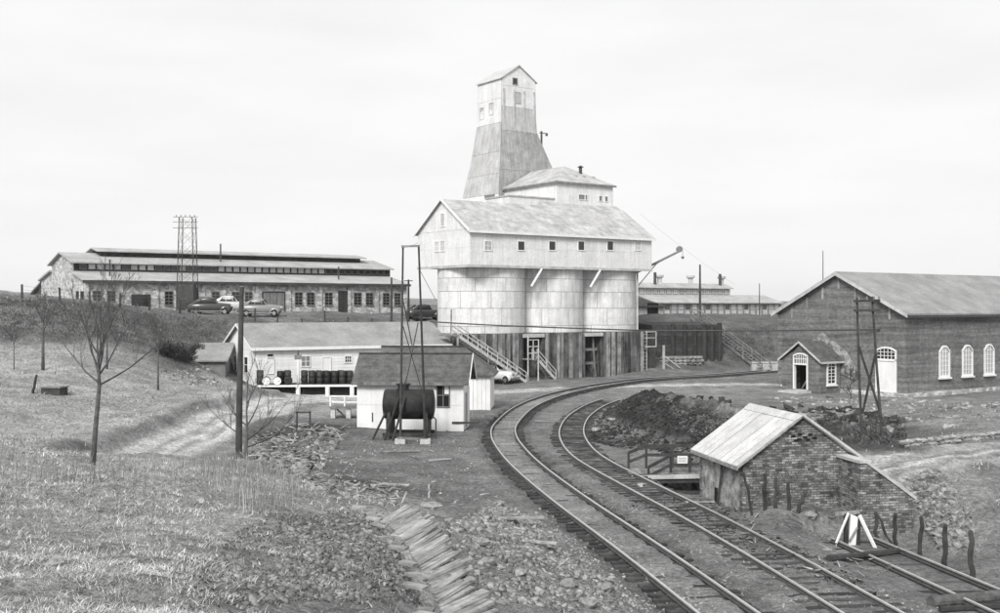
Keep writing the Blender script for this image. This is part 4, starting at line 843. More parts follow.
for s in (0, 1):
    y0 = -.3 if s == 0 else hwid+.3
    panels(eh, 'shingle_course', M['roofd'], *(((-.3, y0, eh_e-.2), (hl+.25, 0, 0), (0, hwid/2+.3, eh_r-eh_e+.2)) if s == 0 else ((hl-.05, y0, eh_e-.2), (-hl-.25, 0, 0), (0, -hwid/2-.3, eh_r-eh_e+.2))), 1, 6, .08, gap=.004, jit=.02)
    MB().prism([(-.36, y0, eh_e-.3), (-.36, hwid/2, eh_r-.1), (-.36, hwid/2, eh_r+.1), (-.36, y0, eh_e-.1)], (.05, 0, 0)).build('bargeboard', M['concl'], eh)
MB().box(-.3, hl-.1, -.34, -.305, eh_e-.36, eh_e-.16).build('eave_gutter', M['concl'], eh)
a0, a1 = Eh.along(827.5), Eh.along(834.5); window(eh, 'y', -.002, -1, a0, a1, .95, 2.55, 2, 6, arch=.25, fw=.15, sill=True, prud=.1)
MB().box(-1.9, -.02, 1.0, 3.4, -1, .22).build('door_slab', M['concl'], eh)
MB().prism([(hl-.06, -1.6, 2.4), (hl-.06, -.5, 3.9), (hl-.06, hwid/2, 5.6), (hl-.06, hwid+.6, 3.8), (hl-.06, hwid+.6, 3.3), (hl-.06, -1.6, 1.2)], (.05, 0, 0)).build('plaster_scar', M['stucco'], eh)
p = hit(838, 397); fm_ = thing('flagpole', 'thin pole rising behind the ridge of the brick hall', 'pole', (at(823, 268, 125).x, 125, 0)); MB().tube([(0, 0, 0), (0, 0, CZ+56/F*125)], [.09, .04]).build('pole', M['steel'], fm_)
# ------------------------------------------------------------------ far long building on the right-hand terrace
FB = Frame(155/F*220, 220, 35.26); fz = 5.2; fb = FB.root('far_mill', 'distant long building with two rows of windows and three roof ventilators behind the bank', 'mill building')
FL = 37.5; fe = 8.85
MB().prism([(0, 0, fz), (0, 14, fz), (0, 14, fe), (0, 9, 10.4), (0, 5, 10.4), (0, 0, fe)], (FL, 0, 0)).build('wall', M['concl'], fb)
MB().prism([(-.4, -.6, fe-.1), (-.4, 5, 10.4), (-.4, 5, 10.6), (-.4, -.6, fe+.1)], (FL+.8, 0, 0)).build('roof_slope', M['roofl'], fb)
MB().prism([(-.4, 14.6, fe-.1), (-.4, 9, 10.4), (-.4, 9, 10.6), (-.4, 14.6, fe+.1)], (FL+.8, 0, 0)).build('roof_slope', M['roofl'], fb)
MB().box(-6, 27, 5.02, 9, 9.5, 12).build('monitor_wall', M['concl'], fb)
for s in (0, 1): MB().prism([(-6.5, 4.4 if s == 0 else 9.6, 11.9), (-6.5, 7, 12.9), (-6.5, 7, 13.05), (-6.5, 4.4 if s == 0 else 9.6, 12.05)], (34, 0, 0)).build('monitor_roof', M['roofl'], fb)
for k in range(19): window(fb, 'y', -.01, -1, .8+k*1.93, 2.0+k*1.93, 7.55, 8.5, 2, 2, fm=M['doorm'], pm=M['glass'] if k % 3 == 1 else M['glassw'], fw=.1)
for k in range(17): window(fb, 'y', 5.0, -1, -5.3+k*1.9, -4.1+k*1.9, 10.75, 11.65, 2, 2, fm=M['doorm'], pm=M['glassw'], fw=.1)
for k in range(20): MB().box(.1+k*1.95, .5+k*1.95, -.12, 0, fz, fe-.2).build('pilaster', M['doorm'], fb)
for px in (659.5, 690.5, 721.5):
    a = FB.along(px, 7); MB().tube([(a, 7, 12.6), (a, 7, 13.8), (a, 7, 14.0)], [.55, .5, .5], 10).build('ventilator', M['concl'], fb); MB().tube([(a, 7, 14), (a, 7, 14.3), (a, 7, 14.7)], [.5, .95, .95], 10).build('ventilator_cap', M['concl'], fb)
for px in (654, 719): a = FB.along(px, 6.5); MB().tube([(a, 6.2, 12), (a, 6.2, 15.2)], .3, 8).build('chimney', M['steel'], fb)
A2 = Frame(150/F*150, 150, 35.26); a2 = A2.root('terrace_shed', 'low pale shed with sloping roof on the terrace just right of the bins', 'shed')
z2 = gz(*A2.w(0, 1)); MB().prism([(-4, 0, z2-1), (-4, 6, z2-1), (-4, 6, 9.3), (-4, 0, 8.0)], (6.5, 0, 0)).build('wall', M['concl'], a2)
MB().prism([(-4.2, -.4, 7.95), (-4.2, 6.3, 9.4), (-4.2, 6.3, 9.6), (-4.2, -.4, 8.15)], (7, 0, 0)).build('roof', M['woodd'], a2); MB().box(-.5, 1.5, -.05, 0, z2, z2+1.5).build('door', M['black'], a2)
def pole(name, label, px, y0, y1, d, r, arms=(), cat='pole', lean=0):
    p = onground(px, d); h = CZ-(y1-306)/F*d-p.z; o = thing(name, label, cat, tuple(p)); MB().tube([(0, 0, -.4), (lean*.5, 0, h*.5), (lean, 0, h)], [r, r*.88, r*.7], 8).build('shaft', M['woodd'], o)
    for zf, w_ in arms: MB().beam((lean-w_, -r-.05, h*zf), (lean+w_, -r-.05, h*zf), .1).build('crossarm', M['woodd'], o)
    return o
pole('utility_pole', 'slender pole standing on the bank in front of the distant mill building', 700, 318, 264, 146, .16)
pole('utility_pole', 'very thin far pole beyond the right end of the distant mill building', 759.5, 318, 283, 235, .12)
pole('utility_pole', 'short pole with a light fitting near the right end of the stone workshop', 391.5, 323, 277, 121, .14)
pole('utility_pole', 'leaning post with short arm at the corner of the stone workshop', 408.5, 315, 279, 128, .15, [(.97, .5)])
# stairs down the bank, crib wall, low masonry wall
def bank(px, d): return onground(px, d)
t_, q_ = at(690, 317, 143), onground(762, 130.2); s3 = stair('hillside_stairway', 'long grey stairway with handrails running down the bank beside the timber crib wall', t_, q_, 1.4, 26, m=M['wood'], posts=8)
cw = Frame(168/F*132, 132, 14); cz = gz(*cw.w(2, -1)); cr = cw.root('crib_wall', 'dark timber crib retaining wall with stout posts at the foot of the bank', 'retaining wall')
cl = cw.along(722)
for k in range(11): MB().box(-2, cl, 0, .3+.05*(k % 2), cz-.4+k*.46, cz+.04+k*.46).build('timber', M['woodd'], cr)
MB().prism([(-2, .3, cz-.5), (-2, .3, cz+4.6), (-2, 7, cz+4.9), (-2, 7, cz-.5)], (cl+2, 0, 0)).build('earth_fill', M['darkrock'], cr)
for px in (672, 684, 694, 703.5, 711, 718.5): a = cw.along(px); MB().tube([(a, -.25, cz-.4), (a, -.25, cz+4.4+random.uniform(0, .5))], .24 if px < 700 else .3, 8).build('post', M['woodd'], cr)
mw_ = Frame(162/F*130.6, 130.6, 9); mz = gz(*mw_.w(1, -1)); mwr = mw_.root('rubble_wall', 'low pale rubble masonry wall in front of the timber crib wall', 'wall'); ml = mw_.along(703)
sm_ = [MB().rockv((0, 0, 0), (.36, .3, .24), 50+k).mesh('stone', M['stonew']) for k in range(5)]
for r_ in range(3):
    x = 0
    while x < ml:
        o = obj('stone', random.choice(sm_), mwr, (x, random.uniform(-.05, .05), mz+.1+r_*.36), (0, 0, random.uniform(0, 6))); w_ = random.uniform(.5, .66); x += w_
MB().box(0, ml, .05, .5, mz-.3, mz+1.05).build('wall_core', M['stonew'], mwr)
w2 = Frame(252/F*131, 131, 6); w2r = w2.root('low_wall', 'low pale concrete wall left of the brick entrance hut, at the foot of the bank stairs', 'wall'); z2 = gz(*w2.w(2, 0)); MB().box(0, w2.along(790), 0, .5, z2-.5, z2+1.0).build('wall', M['concl'], w2r); MB().box(-.05, w2.along(790)+.05, -.08, .58, z2+1.0, z2+1.15).build('coping', M['concl'], w2r)
# ------------------------------------------------------------------ brick pump house with its wing wall
ph = PH.root('pump_house', 'low brick pump house with a bright corrugated roof beside the inner track', 'pump house')
PW_, PL = 4.79, 4.85; pe_, pr_ = 2.08, 3.78
MB().prism([(0, 0, -1.6), (PW_, 0, -1.6), (PW_, 0, pe_), (PW_/2, 0, pr_-.07), (0, 0, pe_)], (0, .32, 0)).build('gable_wall', M['brickn'], ph)
MB().prism([(0.002, .322, -2.6), (.3, .322, -2.6), (.3, .322, pe_), (.002, .322, pe_-.03)], (0, PL-.64, 0)).build('side_wall', M['stucco'], ph)
MB().prism([(PW_-.3, .322, -1.6), (PW_-.002, .322, -1.6), (PW_-.002, .322, pe_), (PW_-.3, .322, pe_)], (0, PL-.64, 0)).build('side_wall', M['brickn'], ph)
MB().prism([(0, PL-.316, -1.6), (PW_, PL-.316, -1.6), (PW_, PL-.316, pe_), (PW_/2, PL-.316, pr_-.07), (0, PL-.316, pe_)], (0, .316, 0)).build('rear_wall', M['brickn'], ph)
hp = Vector((PW_/2+.3, 0, (pr_-pe_)/(PW_/2)*(PW_/2+.3)))
def sheets(x0, sgn):
    n = 8; wd = (PL+.45)/n
    for k in range(n):
        b = MB(); m = 12; dz_ = random.uniform(0, .015)
        up = [(x0, -.22+wd*k+(wd+.05)*i/m, .018*math.cos(i*PI)) for i in range(m+1)]
        for i in range(m):
            (xa, ya, za), (_, yb, zb) = up[i], up[i+1]; e = Vector((sgn*hp.x, 0, hp.z)); s0 = Vector((xa, ya, pe_-(hp.z-(pr_-pe_))+za+dz_)); s1_ = Vector((xa, yb, pe_-(hp.z-(pr_-pe_))+zb+dz_))
            s0 += e*random.uniform(-.003, .0) if i == 0 else Vector()
            b.add([s0, s1_, s1_+e, s0+e, s0+Vector((0, 0, -.02)), s1_+Vector((0, 0, -.02)), s1_+e+Vector((0, 0, -.02)), s0+e+Vector((0, 0, -.02))], [(0, 1, 2, 3), (7, 6, 5, 4), (0, 4, 5, 1), (2, 6, 7, 3), (1, 5, 6, 2), (0, 3, 7, 4)])
        b.build('corrugated_sheet', M['roofw'], ph)
sheets(-.3, 1); sheets(PW_+.3, -1)
MB().prism([(PW_/2-.3, -.24, pr_-.17), (PW_/2, -.24, pr_+.04), (PW_/2+.3, -.24, pr_-.17), (PW_/2, -.24, pr_+.07)], (0, PL+.5, 0)).build('ridge_cap', M['roofw'], ph)
MB().prism([(PW_/2-.02, -.25, pr_+.02), (PW_+.34, -.25, pe_-.2), (PW_+.34, -.25, pe_-.08), (PW_/2-.02, -.25, pr_+.14)], (0, .36, 0)).build('gable_coping', M['concl'], ph)
MB().prism([(PW_/2-.02, -.21, pr_-.06), (-.3, -.21, pe_-.30), (-.3, -.21, pe_-.18), (PW_/2-.02, -.21, pr_+.04)], (0, .06, 0)).build('bargeboard', M['woodl'], ph)
MB().box(-.34, -.29, -.2, PL+.2, pe_-.36, pe_-.24).build('eave_board', M['woodl'], ph)
for x, z in ((2.0, 2.95), (2.25, 2.82), (2.28, 3.02), (2.5, 2.9), (2.72, 3.0), (2.62, 2.8), (2.9, 2.86), (2.12, 2.78)): MB().box(x, x+.17, -.035, .0, z, z+.08).build('vent_hole_shade', M['black'], ph)  # small black blocks paint the dark of the vent holes
MB().tube([(-.1, 2.0, 1.7), (-.12, 2.0, 1.2), (-.18, 2.35, -.3)], .05).build('downpipe', M['steel'], ph); MB().box(-.03, .0, 2.7, 3.0, -.1, .55).build('side_slot_shade', M['black'], ph)  # the slot is a black block, its shade painted on the wall
wx0, wx1, wy = 3.95, 6.12, -1.88
MB().prism([(wx0, wy, -1.8), (wx1, wy, -1.8), (wx1, wy, .72), (wx0+.25, wy, 2.1), (wx0, wy, 2.12)], (0, .36, 0)).build('wing_wall', M['brickn'], ph)
MB().box(wx0+.003, wx0+.34, wy+.362, -.003, -1.8, 2.1).build('wing_return', M['brickn'], ph)
MB().prism([(wx0+.22, wy-.06, 2.13), (wx1+.12, wy-.06, .66), (wx1+.12, wy-.06, .8), (wx0+.22, wy-.06, 2.27)], (0, .48, 0)).build('wing_coping', M['concl'], ph); MB().box(wx0-.06, wx0+.4, wy-.05, 0.1, 2.125, 2.24).build('wing_coping', M['concl'], ph)
MB().prism([(wx0+.4, wy+.37, -1.2), (wx1+.1, wy+.37, -1.2), (wx1+.1, wy+.37, .55), (wx0+.4, wy+.37, 1.95)], (0, 2.2, 0)).build('earth_fill', M['rock'], ph)
# posts in front of the gable
PG = 'stakes in front of the pump house gable'
def stake(px0, y0, px1, y1, label, r=.075, m='woodd', grp=None, d=None, cat='post'):
    p = hit(px0, y0) if d is None else onground(px0, d); q = at(px1, y1, p.y-.05)-p; o = tag(obj('wooden_post', MB().tube([(0, 0, -.35)]+[q*t_+Vector((random.uniform(-.05, .05), random.uniform(-.04, .04), 0)) for t_ in (.15, .35, .55, .78)]+[q, q+Vector((.02, 0, .05))], [r*1.05, r, r*.9, r*1.02, r*.92, r*.85, r*.4], 7).mesh('wooden_post', M[m]), None, p), label, cat, grp); return o
stake(764.5, 498, 764.5, 474, d=42.6, label= 'dark upright stake before the brick gable, first of three from the roof corner', grp=PG); stake(776, 501, 776, 477.5, d=42.6, label= 'dark upright stake before the brick gable, middle of three', grp=PG)
stake(788, 508, 788, 482.5, d=42.3, label= 'dark upright stake before the brick gable, third from the roof corner', grp=PG); stake(796, 511, 806.5, 491, 'short dark stake leaning steeply before the brick gable', .08, d=42.2, grp=PG)
stake(753.5, 500, 743.5, 473, d=42.4, label='thin prop leaning against the front corner of the pump house', r=.05, grp=PG)
FG_ = 'fence posts along the spur track'
stake(895.5, 549, 895.5, 514, 'dark post in front of the brick wing wall, braced by a sloping prop', .075, grp=FG_); stake(875.5, 541, 875.5, 512.5, 'dark post in front of the brick wing wall nearest the white bumper', .07, grp=FG_)
stake(893, 548, 876.5, 513, 'sloping prop leaning between two dark posts at the wing wall', .05, grp=FG_, cat='prop')
stake(920.5, 557, 921, 517, 'dark crooked post just right of the brick wing wall', .075, grp=FG_); stake(944.5, 567, 945.5, 525, 'dark crooked post midway along the spur track', .085, grp=FG_); stake(972, 579, 970.5, 531, 'tallest dark crooked post at the right end of the spur track', .085, grp=FG_)
# white bumper at the end of the spur
bp0 = hit(851, 545); bu = thing('track_bumper', 'white-boarded bumper with splayed white props at the end of the spur track', 'buffer stop', tuple(bp0)); s = bp0.y/F
def bpx(px, py, dy=0): return Vector(((px-851)*s, dy, (545-py)*s))
MB().prism([bpx(848.5, 547), bpx(855.5, 549), bpx(858, 517), bpx(851, 514)], (0, .12, 0)).build('panel', M['white'], bu); MB().beam(bpx(849, 541, -.04), bpx(857, 527, -.04), .08, .05).build('panel_brace', M['woodl'], bu)
MB().beam(bpx(846.8, 547, .1), bpx(847, 514, .1), .14).build('upright', M['woodd'], bu); MB().beam(bpx(858.5, 550, .1), bpx(859, 514, .1), .14).build('upright', M['woodd'], bu)
MB().beam(bpx(832, 540, -.5), bpx(848.5, 513, 0), .055, .07).build('prop', M['white'], bu); MB().beam(bpx(871, 547, -.6), bpx(859.5, 515, 0), .075, .1).build('prop', M['white'], bu); MB().beam(bpx(836, 514.5, .14), bpx(861, 512.5, .14), .12).build('cap_beam', M['wood'], bu)
# timbers on the ground
def timber(pts, r, label, m='woodd', n=8, name='timber', cat='timber', grp=None, sq=False):
    P = [hit(*p) for p in pts]; o0 = P[0].copy(); Q_ = [p-o0+Vector((0, 0, r*.6)) for p in P]
    b = MB(); b.beam(Q_[0], Q_[-1], 2*r, 1.4*r) if sq else b.tube(Q_, r, n)
    return tag(obj(name, b.mesh(name, M[m]), None, o0), label, cat, grp)
timber([(931, 606), (1003, 599)], .17, 'thick round log lying across the end of the spur track', 'bark', 12, 'log', 'log')
timber([(829, 561), (880, 556), (901, 553)], .13, 'dark old timber lying across the spur track bed'); timber([(940, 612), (1001, 609)], .1, 'thin dark timber at the lower right edge below the round log')
# footbridge over the pit
d_ = 53.2; fo = at(669, 474, d_); br = thing('footbridge', 'dark timber footbridge with sloping handrails and a small white notice beside the pump house', 'footbridge', tuple(fo)); s = d_/F
def bx_(px, py, dy=0): return Vector(((px-669)*s, dy, (474-py)*s))
for y in (-.5, .95): MB().beam(bx_(628, 477, y), bx_(711, 476, y), .2, .4).build('girder', M['woodd'], br)
dkm = MB().box(0, .2, -.62, 1.1, 0, .06).mesh('deck_plank', M['wood'])
for k in range(19): obj('deck_plank', dkm, br, bx_(628, 472)+Vector((k*.212, random.uniform(-.05, .05), random.uniform(-.01, .015))))
MB().beam(bx_(630, 475, -.66), bx_(709, 473.5, -.66), .08, .2).build('edge_board', M['concl'], br)
for y, pts in ((1.0, ((631, 455), (649, 448), (709, 448))), (-.55, ((647, 465), (669, 453.5), (711, 452.5)))):
    P = [bx_(a, b, y) for a, b in pts]
    for a, c in zip(P[:-1], P[1:]): MB().beam(a, c, .12, .14).build('handrail', M['woodd'], br)
    b = MB()
    for a, c in zip(P[:-1], P[1:]): b.beam(a-Vector((0, 0, .45)), c-Vector((0, 0, .45)), .1, .14)
    b.build('midrail', M['woodd'], br)
    for q in P[:2]+[P[1].lerp(P[2], .45), P[2]]: MB().beam((q.x, q.y, -.05), q, .11).build('rail_post', M['woodd'], br)
for z in (-.75, -1.2): MB().beam((-1.9, -.45, z), (2.2, -.45, z-.1), .16, .2).build('waling', M['woodd'], br)
MB().beam((-1.7, -.6, -.95), (.6, -.7, -1.5), .14, .2).build('inclined_beam', M['woodd'], br)
for x in (-1.6, -.2, 1.2): MB().beam((x, .2, -.2), (x+.25, .2, -2.0), .18).build('trestle_post', M['woodd'], br)
MB().box(.3, .78, -.66, -.62, .62, .98).build('notice', M['white'], br)
b = MB()
for z in (.88, .80, .72): b.box(.36, .72, -.665, -.66, z-.012, z+.012)
b.build('notice_lines', M['doorm'], br)
timber([(640, 487), (668, 486)], .12, 'pale squared timber lying below the footbridge', 'concl', sq=True)
# H-pole with cross bracing
hd = 59.5; hp0 = onground(872, hd); up = thing('utility_pole', 'two-legged utility pole with crossarms and X brace in front of the brick hall', 'utility pole', tuple(hp0)); s = hd/F
def hx(px, py, dy=0): q = at(px, py, hd)-hp0; return Vector((q.x, dy, q.z))
MB().tube([hx(862.5, 456), hx(859, 370), hx(857, 297)], [.085, .07, .06], 8).build('leg', M['woodd'], up); MB().tube([hx(884, 460), hx(877, 370), hx(872, 296)], [.085, .07, .06], 8).build('leg', M['woodd'], up)
for y in (300.5, 310): MB().beam(hx(853, y, -.15), hx(879, y-.5, -.15), .1, .13).build('crossarm', M['woodd'], up)
MB().beam(hx(859.5, 346, .12), hx(882, 415, .12), .1).build('brace', M['woodd'], up); MB().beam(hx(875, 352, -.12), hx(862, 412, -.12), .1).build('brace', M['woodd'], up)
for px in (854, 858, 866, 873, 878): MB().tube([hx(px, 299.5, -.15), hx(px, 296, -.15)], [.06, .045]).build('insulator', M['doorm'], up)
# near pole
pp_ = onground(238.5, 40); npole = thing('utility_pole', 'thick dark wooden pole standing at the edge of the near grassy slope', 'pole', tuple(pp_)); h = CZ+19.5/F*40-pp_.z
MB().tube([(0, 0, -.5), (.03, 0, 2), (.07, 0, h*.6), (.12, 0, h)], [.125, .115, .1, .08], 12).build('shaft', M['woodd'], npole); MB().tube([(.12, 0, h), (.12, 0, h+.03)], [.085, .06], 10).build('pole_cap', M['wood'], npole)
# ------------------------------------------------------------------ wires
def cable(label, pts, r=.025, sag=.3):
    b = MB()
    for a, c in zip(pts[:-1], pts[1:]):
        P = [a.lerp(c, k/10)-Vector((0, 0, 4*sag*(k/10)*(1-k/10))) for k in range(11)]; b.tube(P, r, 5)
    return tag(obj('cable', b.mesh('cable', M['steel'])), label, 'cable')
cable('thick dark cable strung across the front of the bins towards the brick hall', [at(430, 321, 110), at(500, 325, 109), at(646, 330, 113), at(780, 330, 108), at(880, 329, 100)], .07, .02)
cable('thin wire running from the near timber frame up to the gallery eave', [at(403, 247, 65.4), at(418, 242, 119)], .015, .1)
cable('thin wire sloping down from the crane jib to the brick hall', [at(640, 213, 128), at(735, 284, 150)], .008, .3)
cable('thin slanting wire beside the left corner of the gallery', [at(419, 268, 119), at(436, 300, 118)], .03, .02)
# low sun-bleached stone walls on the right bank
def rubble_row(name, label, pts, rows, sz, m='stonew'):
    P = [hit(*p) for p in pts]; o0 = P[0].copy(); r = thing(name, label, 'stone wall', tuple(o0)); ms = [MB().rockv((0, 0, 0), (sz*1.15, sz*.9, sz*.7), 90+k).mesh('stone', M[m]) for k in range(5)]
    for p, hdg in frames(catmull(P, .2), sz*1.5, .3):
        for k in range(rows): obj('stone', random.choice(ms), r, p-o0+Vector((random.uniform(-.1, .1), random.uniform(-.12, .12)+k*.05, sz*.25+k*sz*.95)), (0, 0, random.uniform(0, 6)))
    return r
rubble_row('stone_wall', 'low rubble stone wall along the far side of the curving dirt road', [(905, 447), (940, 443), (975, 440), (1003, 437)], 2, .2)
# ------------------------------------------------------------------ cars of the 1940s
def make_car(label, paint, loc, rot):
    c = thing('parked_car', label, 'car', loc, rot, 'cars parked by the mine buildings')
    def ring(x, w, z0, z1, e=3.2, n=16):
        r = []
        for j in range(n):
            t = 2*PI*(j+.5)/n; cx, sz = math.cos(t), math.sin(t)
            r.append((x, w*math.copysign(abs(cx)**(2/e), cx), (z0+z1)/2+(z1-z0)/2*math.copysign(abs(sz)**(2/e), sz)))
        return r
    b = MB().loft([ring(*a) for a in ((-2.35, .35, .5, .75), (-2.25, .62, .36, .95), (-1.8, .8, .32, 1.08), (-1., .86, .30, 1.12), (.5, .84, .30, 1.10), (1.0, .72, .32, 1.10), (1.9, .52, .36, 1.02), (2.15, .4, .42, .95), (2.22, .25, .5, .85))])
    b.loft([ring(*a) for a in ((-1.95, .42, .95, 1.05), (-1.5, .62, .95, 1.32), (-.9, .68, .95, 1.56), (-.2, .69, .95, 1.62), (.25, .67, .95, 1.56), (.6, .63, .95, 1.25), (.75, .6, .95, 1.1))])
    for x in (-1.42, 1.48):
        for s in (-1, 1):
            b.loft([[(x+q*.56, s*(.62+.2*math.sqrt(max(.02, 1-q*q))*math.cos(t)), .5+.36*math.sqrt(max(.02, 1-q*q))*math.sin(t)) for t in [2*PI*j/10 for j in range(10)]] for q in (-.98, -.7, -.3, .1, .5, .8, .98)])
    b.build('body', paint, c, True)
    for s in (-1, 1):
        for x0, x1, x2, x3 in ((-1.25, -.62, -.62, -.95), (-.52, .12, .1, -.52), (.2, .56, .32, .18)):
            y = s*.665; MB().prism([(x0, y, 1.13), (x1, y, 1.13), (x2, y-s*.05, 1.45), (x3, y-s*.05, 1.45)], (0, s*.035, 0)).build('side_window', M['glass'], c)
        MB().box(-2., 1.6, s*.8-.02, s*.8+.05*s, .34, .42).build('running_board', M['chrome'], c)
        MB().tube([(2.1, s*.42, .82), (2.26, s*.42, .82)], [.13, .12], 10).build('headlight', M['chrome'], c)
    MB().prism([(.62, -.5, 1.14), (.62, .5, 1.14), (.34, .46, 1.5), (.34, -.46, 1.5)], (.05, 0, .03)).build('windscreen', M['glass'], c)
    MB().prism([(-1.72, -.36, 1.16), (-1.72, .36, 1.16), (-1.2, .34, 1.46), (-1.2, -.34, 1.46)], (-.05, 0, .04)).build('rear_window', M['glass'], c)
    for x in (2.34, -2.42): MB().box(x-.05, x+.05, -.78, .78, .42, .56).build('bumper', M['chrome'], c)
    tm = MB().tube([(0, -.09, 0), (0, -.07, 0), (0, .07, 0), (0, .09, 0)], [.27, .345, .345, .27], 16).mesh('tyre', M['rubber']); hm_ = MB().tube([(0, -.1, 0), (0, .1, 0)], .17, 10).mesh('rim', M['chrome'])
    for x in (-1.42, 1.48):
        for s in (-1, 1): w_ = obj('wheel', tm, c, (x, s*.74, .345)); obj('rim', hm_, w_)
    c.scale = (1, 1, 1.24); return c
def carat(px, d): p = onground(px, d); return (p.x, p.y, p.z-.02)
make_car('dark rounded sedan parked on the terrace by the lattice tower', M['cardark'], carat(211, 116), R(8))
make_car('pale car half hidden behind the dark sedan by the lattice tower', M['carlight'], carat(231, 121.5), R(15))
make_car('grey sedan with a long bonnet parked right of the other cars on the terrace', M['cargrey'], carat(261, 117.5), R(4))
make_car('pale car half hidden behind the white sheds beside the long stairway', M['carlight'], tuple(hit(496, 383)), R(-28))
make_car('dark car far back between the stone workshop and the bins', M['cardark'], carat(425, 132), R(20))
# ------------------------------------------------------------------ bare trees
RM = .00017
def tree(label, base, h, fork, nlimb, spread, r0, seed, lean=0., depth=3, sz=1., m='bark', name='bare_tree', explicit=None, dens=1.):
    rg = random.Random(seed); o = thing(name, label, 'tree', tuple(base)); fz_ = h*fork
    tp = [Vector((0, 0, -.3)), Vector((lean*.3, 0, fz_*.5)), Vector((lean*.6, 0, fz_))]
    lead = [tp[-1]]
    for k in range(1, 5): lead.append(tp[-1]+Vector((lean*.4*k/4+rg.uniform(-.06, .06)*h*.3, rg.uniform(-.06, .06)*h*.3, (h-fz_)*k/4*.98)))
    MB().tube(tp+lead[1:], [r0*1.25, r0, r0*.82, r0*.55, r0*.36, r0*.2, r0*.08], 8).build('trunk', M[m], o, True)
    cb = MB(); rmin = RM*base.y
    def grow(b, p, d, L, r, lv):
        P = [p]; rr = [r]
        for k in range(4):
            d = (d+Vector((rg.uniform(-.16, .16), rg.uniform(-.16, .16), rg.uniform(-.02, .2)))).normalized(); P.append(P[-1]+d*L/4); rr.append(max(r*(1-.2*(k+1)), rmin*(1 if lv < depth else .8)))
        b.tube(P, rr, 5 if lv == 0 else 3)
        if lv < depth:
            for k in range(int(rg.randint(4, 6)*dens) if lv < depth-1 else int(rg.randint(3, 5)*dens)):
                t = rg.uniform(.25, 1); i = min(3, int(t*4)); q = P[i].lerp(P[i+1], t*4-i); nd = (d+Vector((rg.uniform(-.9, .9), rg.uniform(-.9, .9), rg.uniform(-.1, .6)))).normalized()
                grow(b, q, nd, L*rg.uniform(.35, .62), rr[i]*.55, lv+1)
    LI = explicit or [(rg.uniform(0, .8), 2*PI*k/nlimb+rg.uniform(-.4, .4), rg.uniform(.5, 1.1), rg.uniform(.55, .9)) for k in range(nlimb)]
    for t, az, el, ln in LI:
        i = min(3, int(t*4)); q = lead[i].lerp(lead[i+1], t*4-i); b = MB()
        grow(b, q, Vector((math.cos(az)*math.cos(el), math.sin(az)*math.cos(el), math.sin(el))), spread*ln, r0*.5*(1-.5*t), 1); b.build('branch', M[m], o)
    grow(cb, lead[3], Vector((0, 0, 1)), (h-fz_)*.4, r0*.3, 1); cb.build('crown', M[m], o)
    return o
tree('largest bare tree on the near slope, its trunk forking low into spreading limbs', onground(92, 31), 4.65, .5, 9, 2.1, .07, 4, .35, depth=4, dens=.7, explicit=[(0, .25, .45, .95), (.02, 2.9, .55, .95), (.1, 2.6, .95, .8), (.12, .6, .8, .85), (.2, -1.2, .8, .7), (.3, 1.6, .9, .7), (.35, 3.3, 1., .75), (.45, .1, 1.0, .7), (.6, 4.2, 1.1, .55), (.7, 1.2, 1.1, .5), (.15, 1.2, 1.15, 1.), (.2, 2.9, 1.2, 1.), (.3, .2, 1.25, .95), (.25, 4.4, 1.2, .9)])
tree('slim bare tree at the upper left below the terrace bank', hit(43, 371), 5.0, .5, 7, 1.8, .11, 11)
tree('bare sapling just behind the largest bare tree', hit(107, 368), 4.2, .5, 6, 1.5, .08, 12)
tree('thin bare sapling between the largest bare tree and the dark brush', hit(158, 390), 4.6, .5, 6, 1.5, .07, 13)
tree('spindly sapling at the far left of the meadow', hit(14, 370), 3.0, .55, 5, .9, .035, 14)
tree('small bare tree with low arching branches right behind the thick near pole', onground(246, 43), 3.6, .2, 7, 2.3, .085, 15, explicit=[(0, .2, .35, 1), (.1, .35, .6, .9), (.15, 2.8, .4, .8), (.3, 3.2, .8, .7), (.3, 0., .9, .8), (.5, 1.5, .9, .6), (.6, .5, 1.1, .6)])
for k, (px, py, h, t) in enumerate(((133, 352, 2.6, 'first brushy sapling on the dark bank left of the annex'), (196, 340, 2.8, 'brushy sapling on the bank above the annex'), (70, 345, 2.4, 'brushy sapling at the foot of the bank left of the big tree'), (165, 345, 2.4, 'brushy sapling on the bank beside the dark shrub'))): tree(t, hit(px, py), h, .2, 6, 1.1, .03, 30+k, dens=.7)
tree('small scrubby bush beside the entrance hut and the tall white door', onground(851, 96), 2.4, .1, 8, 1.2, .05, 41, name='bush', m='shrub')
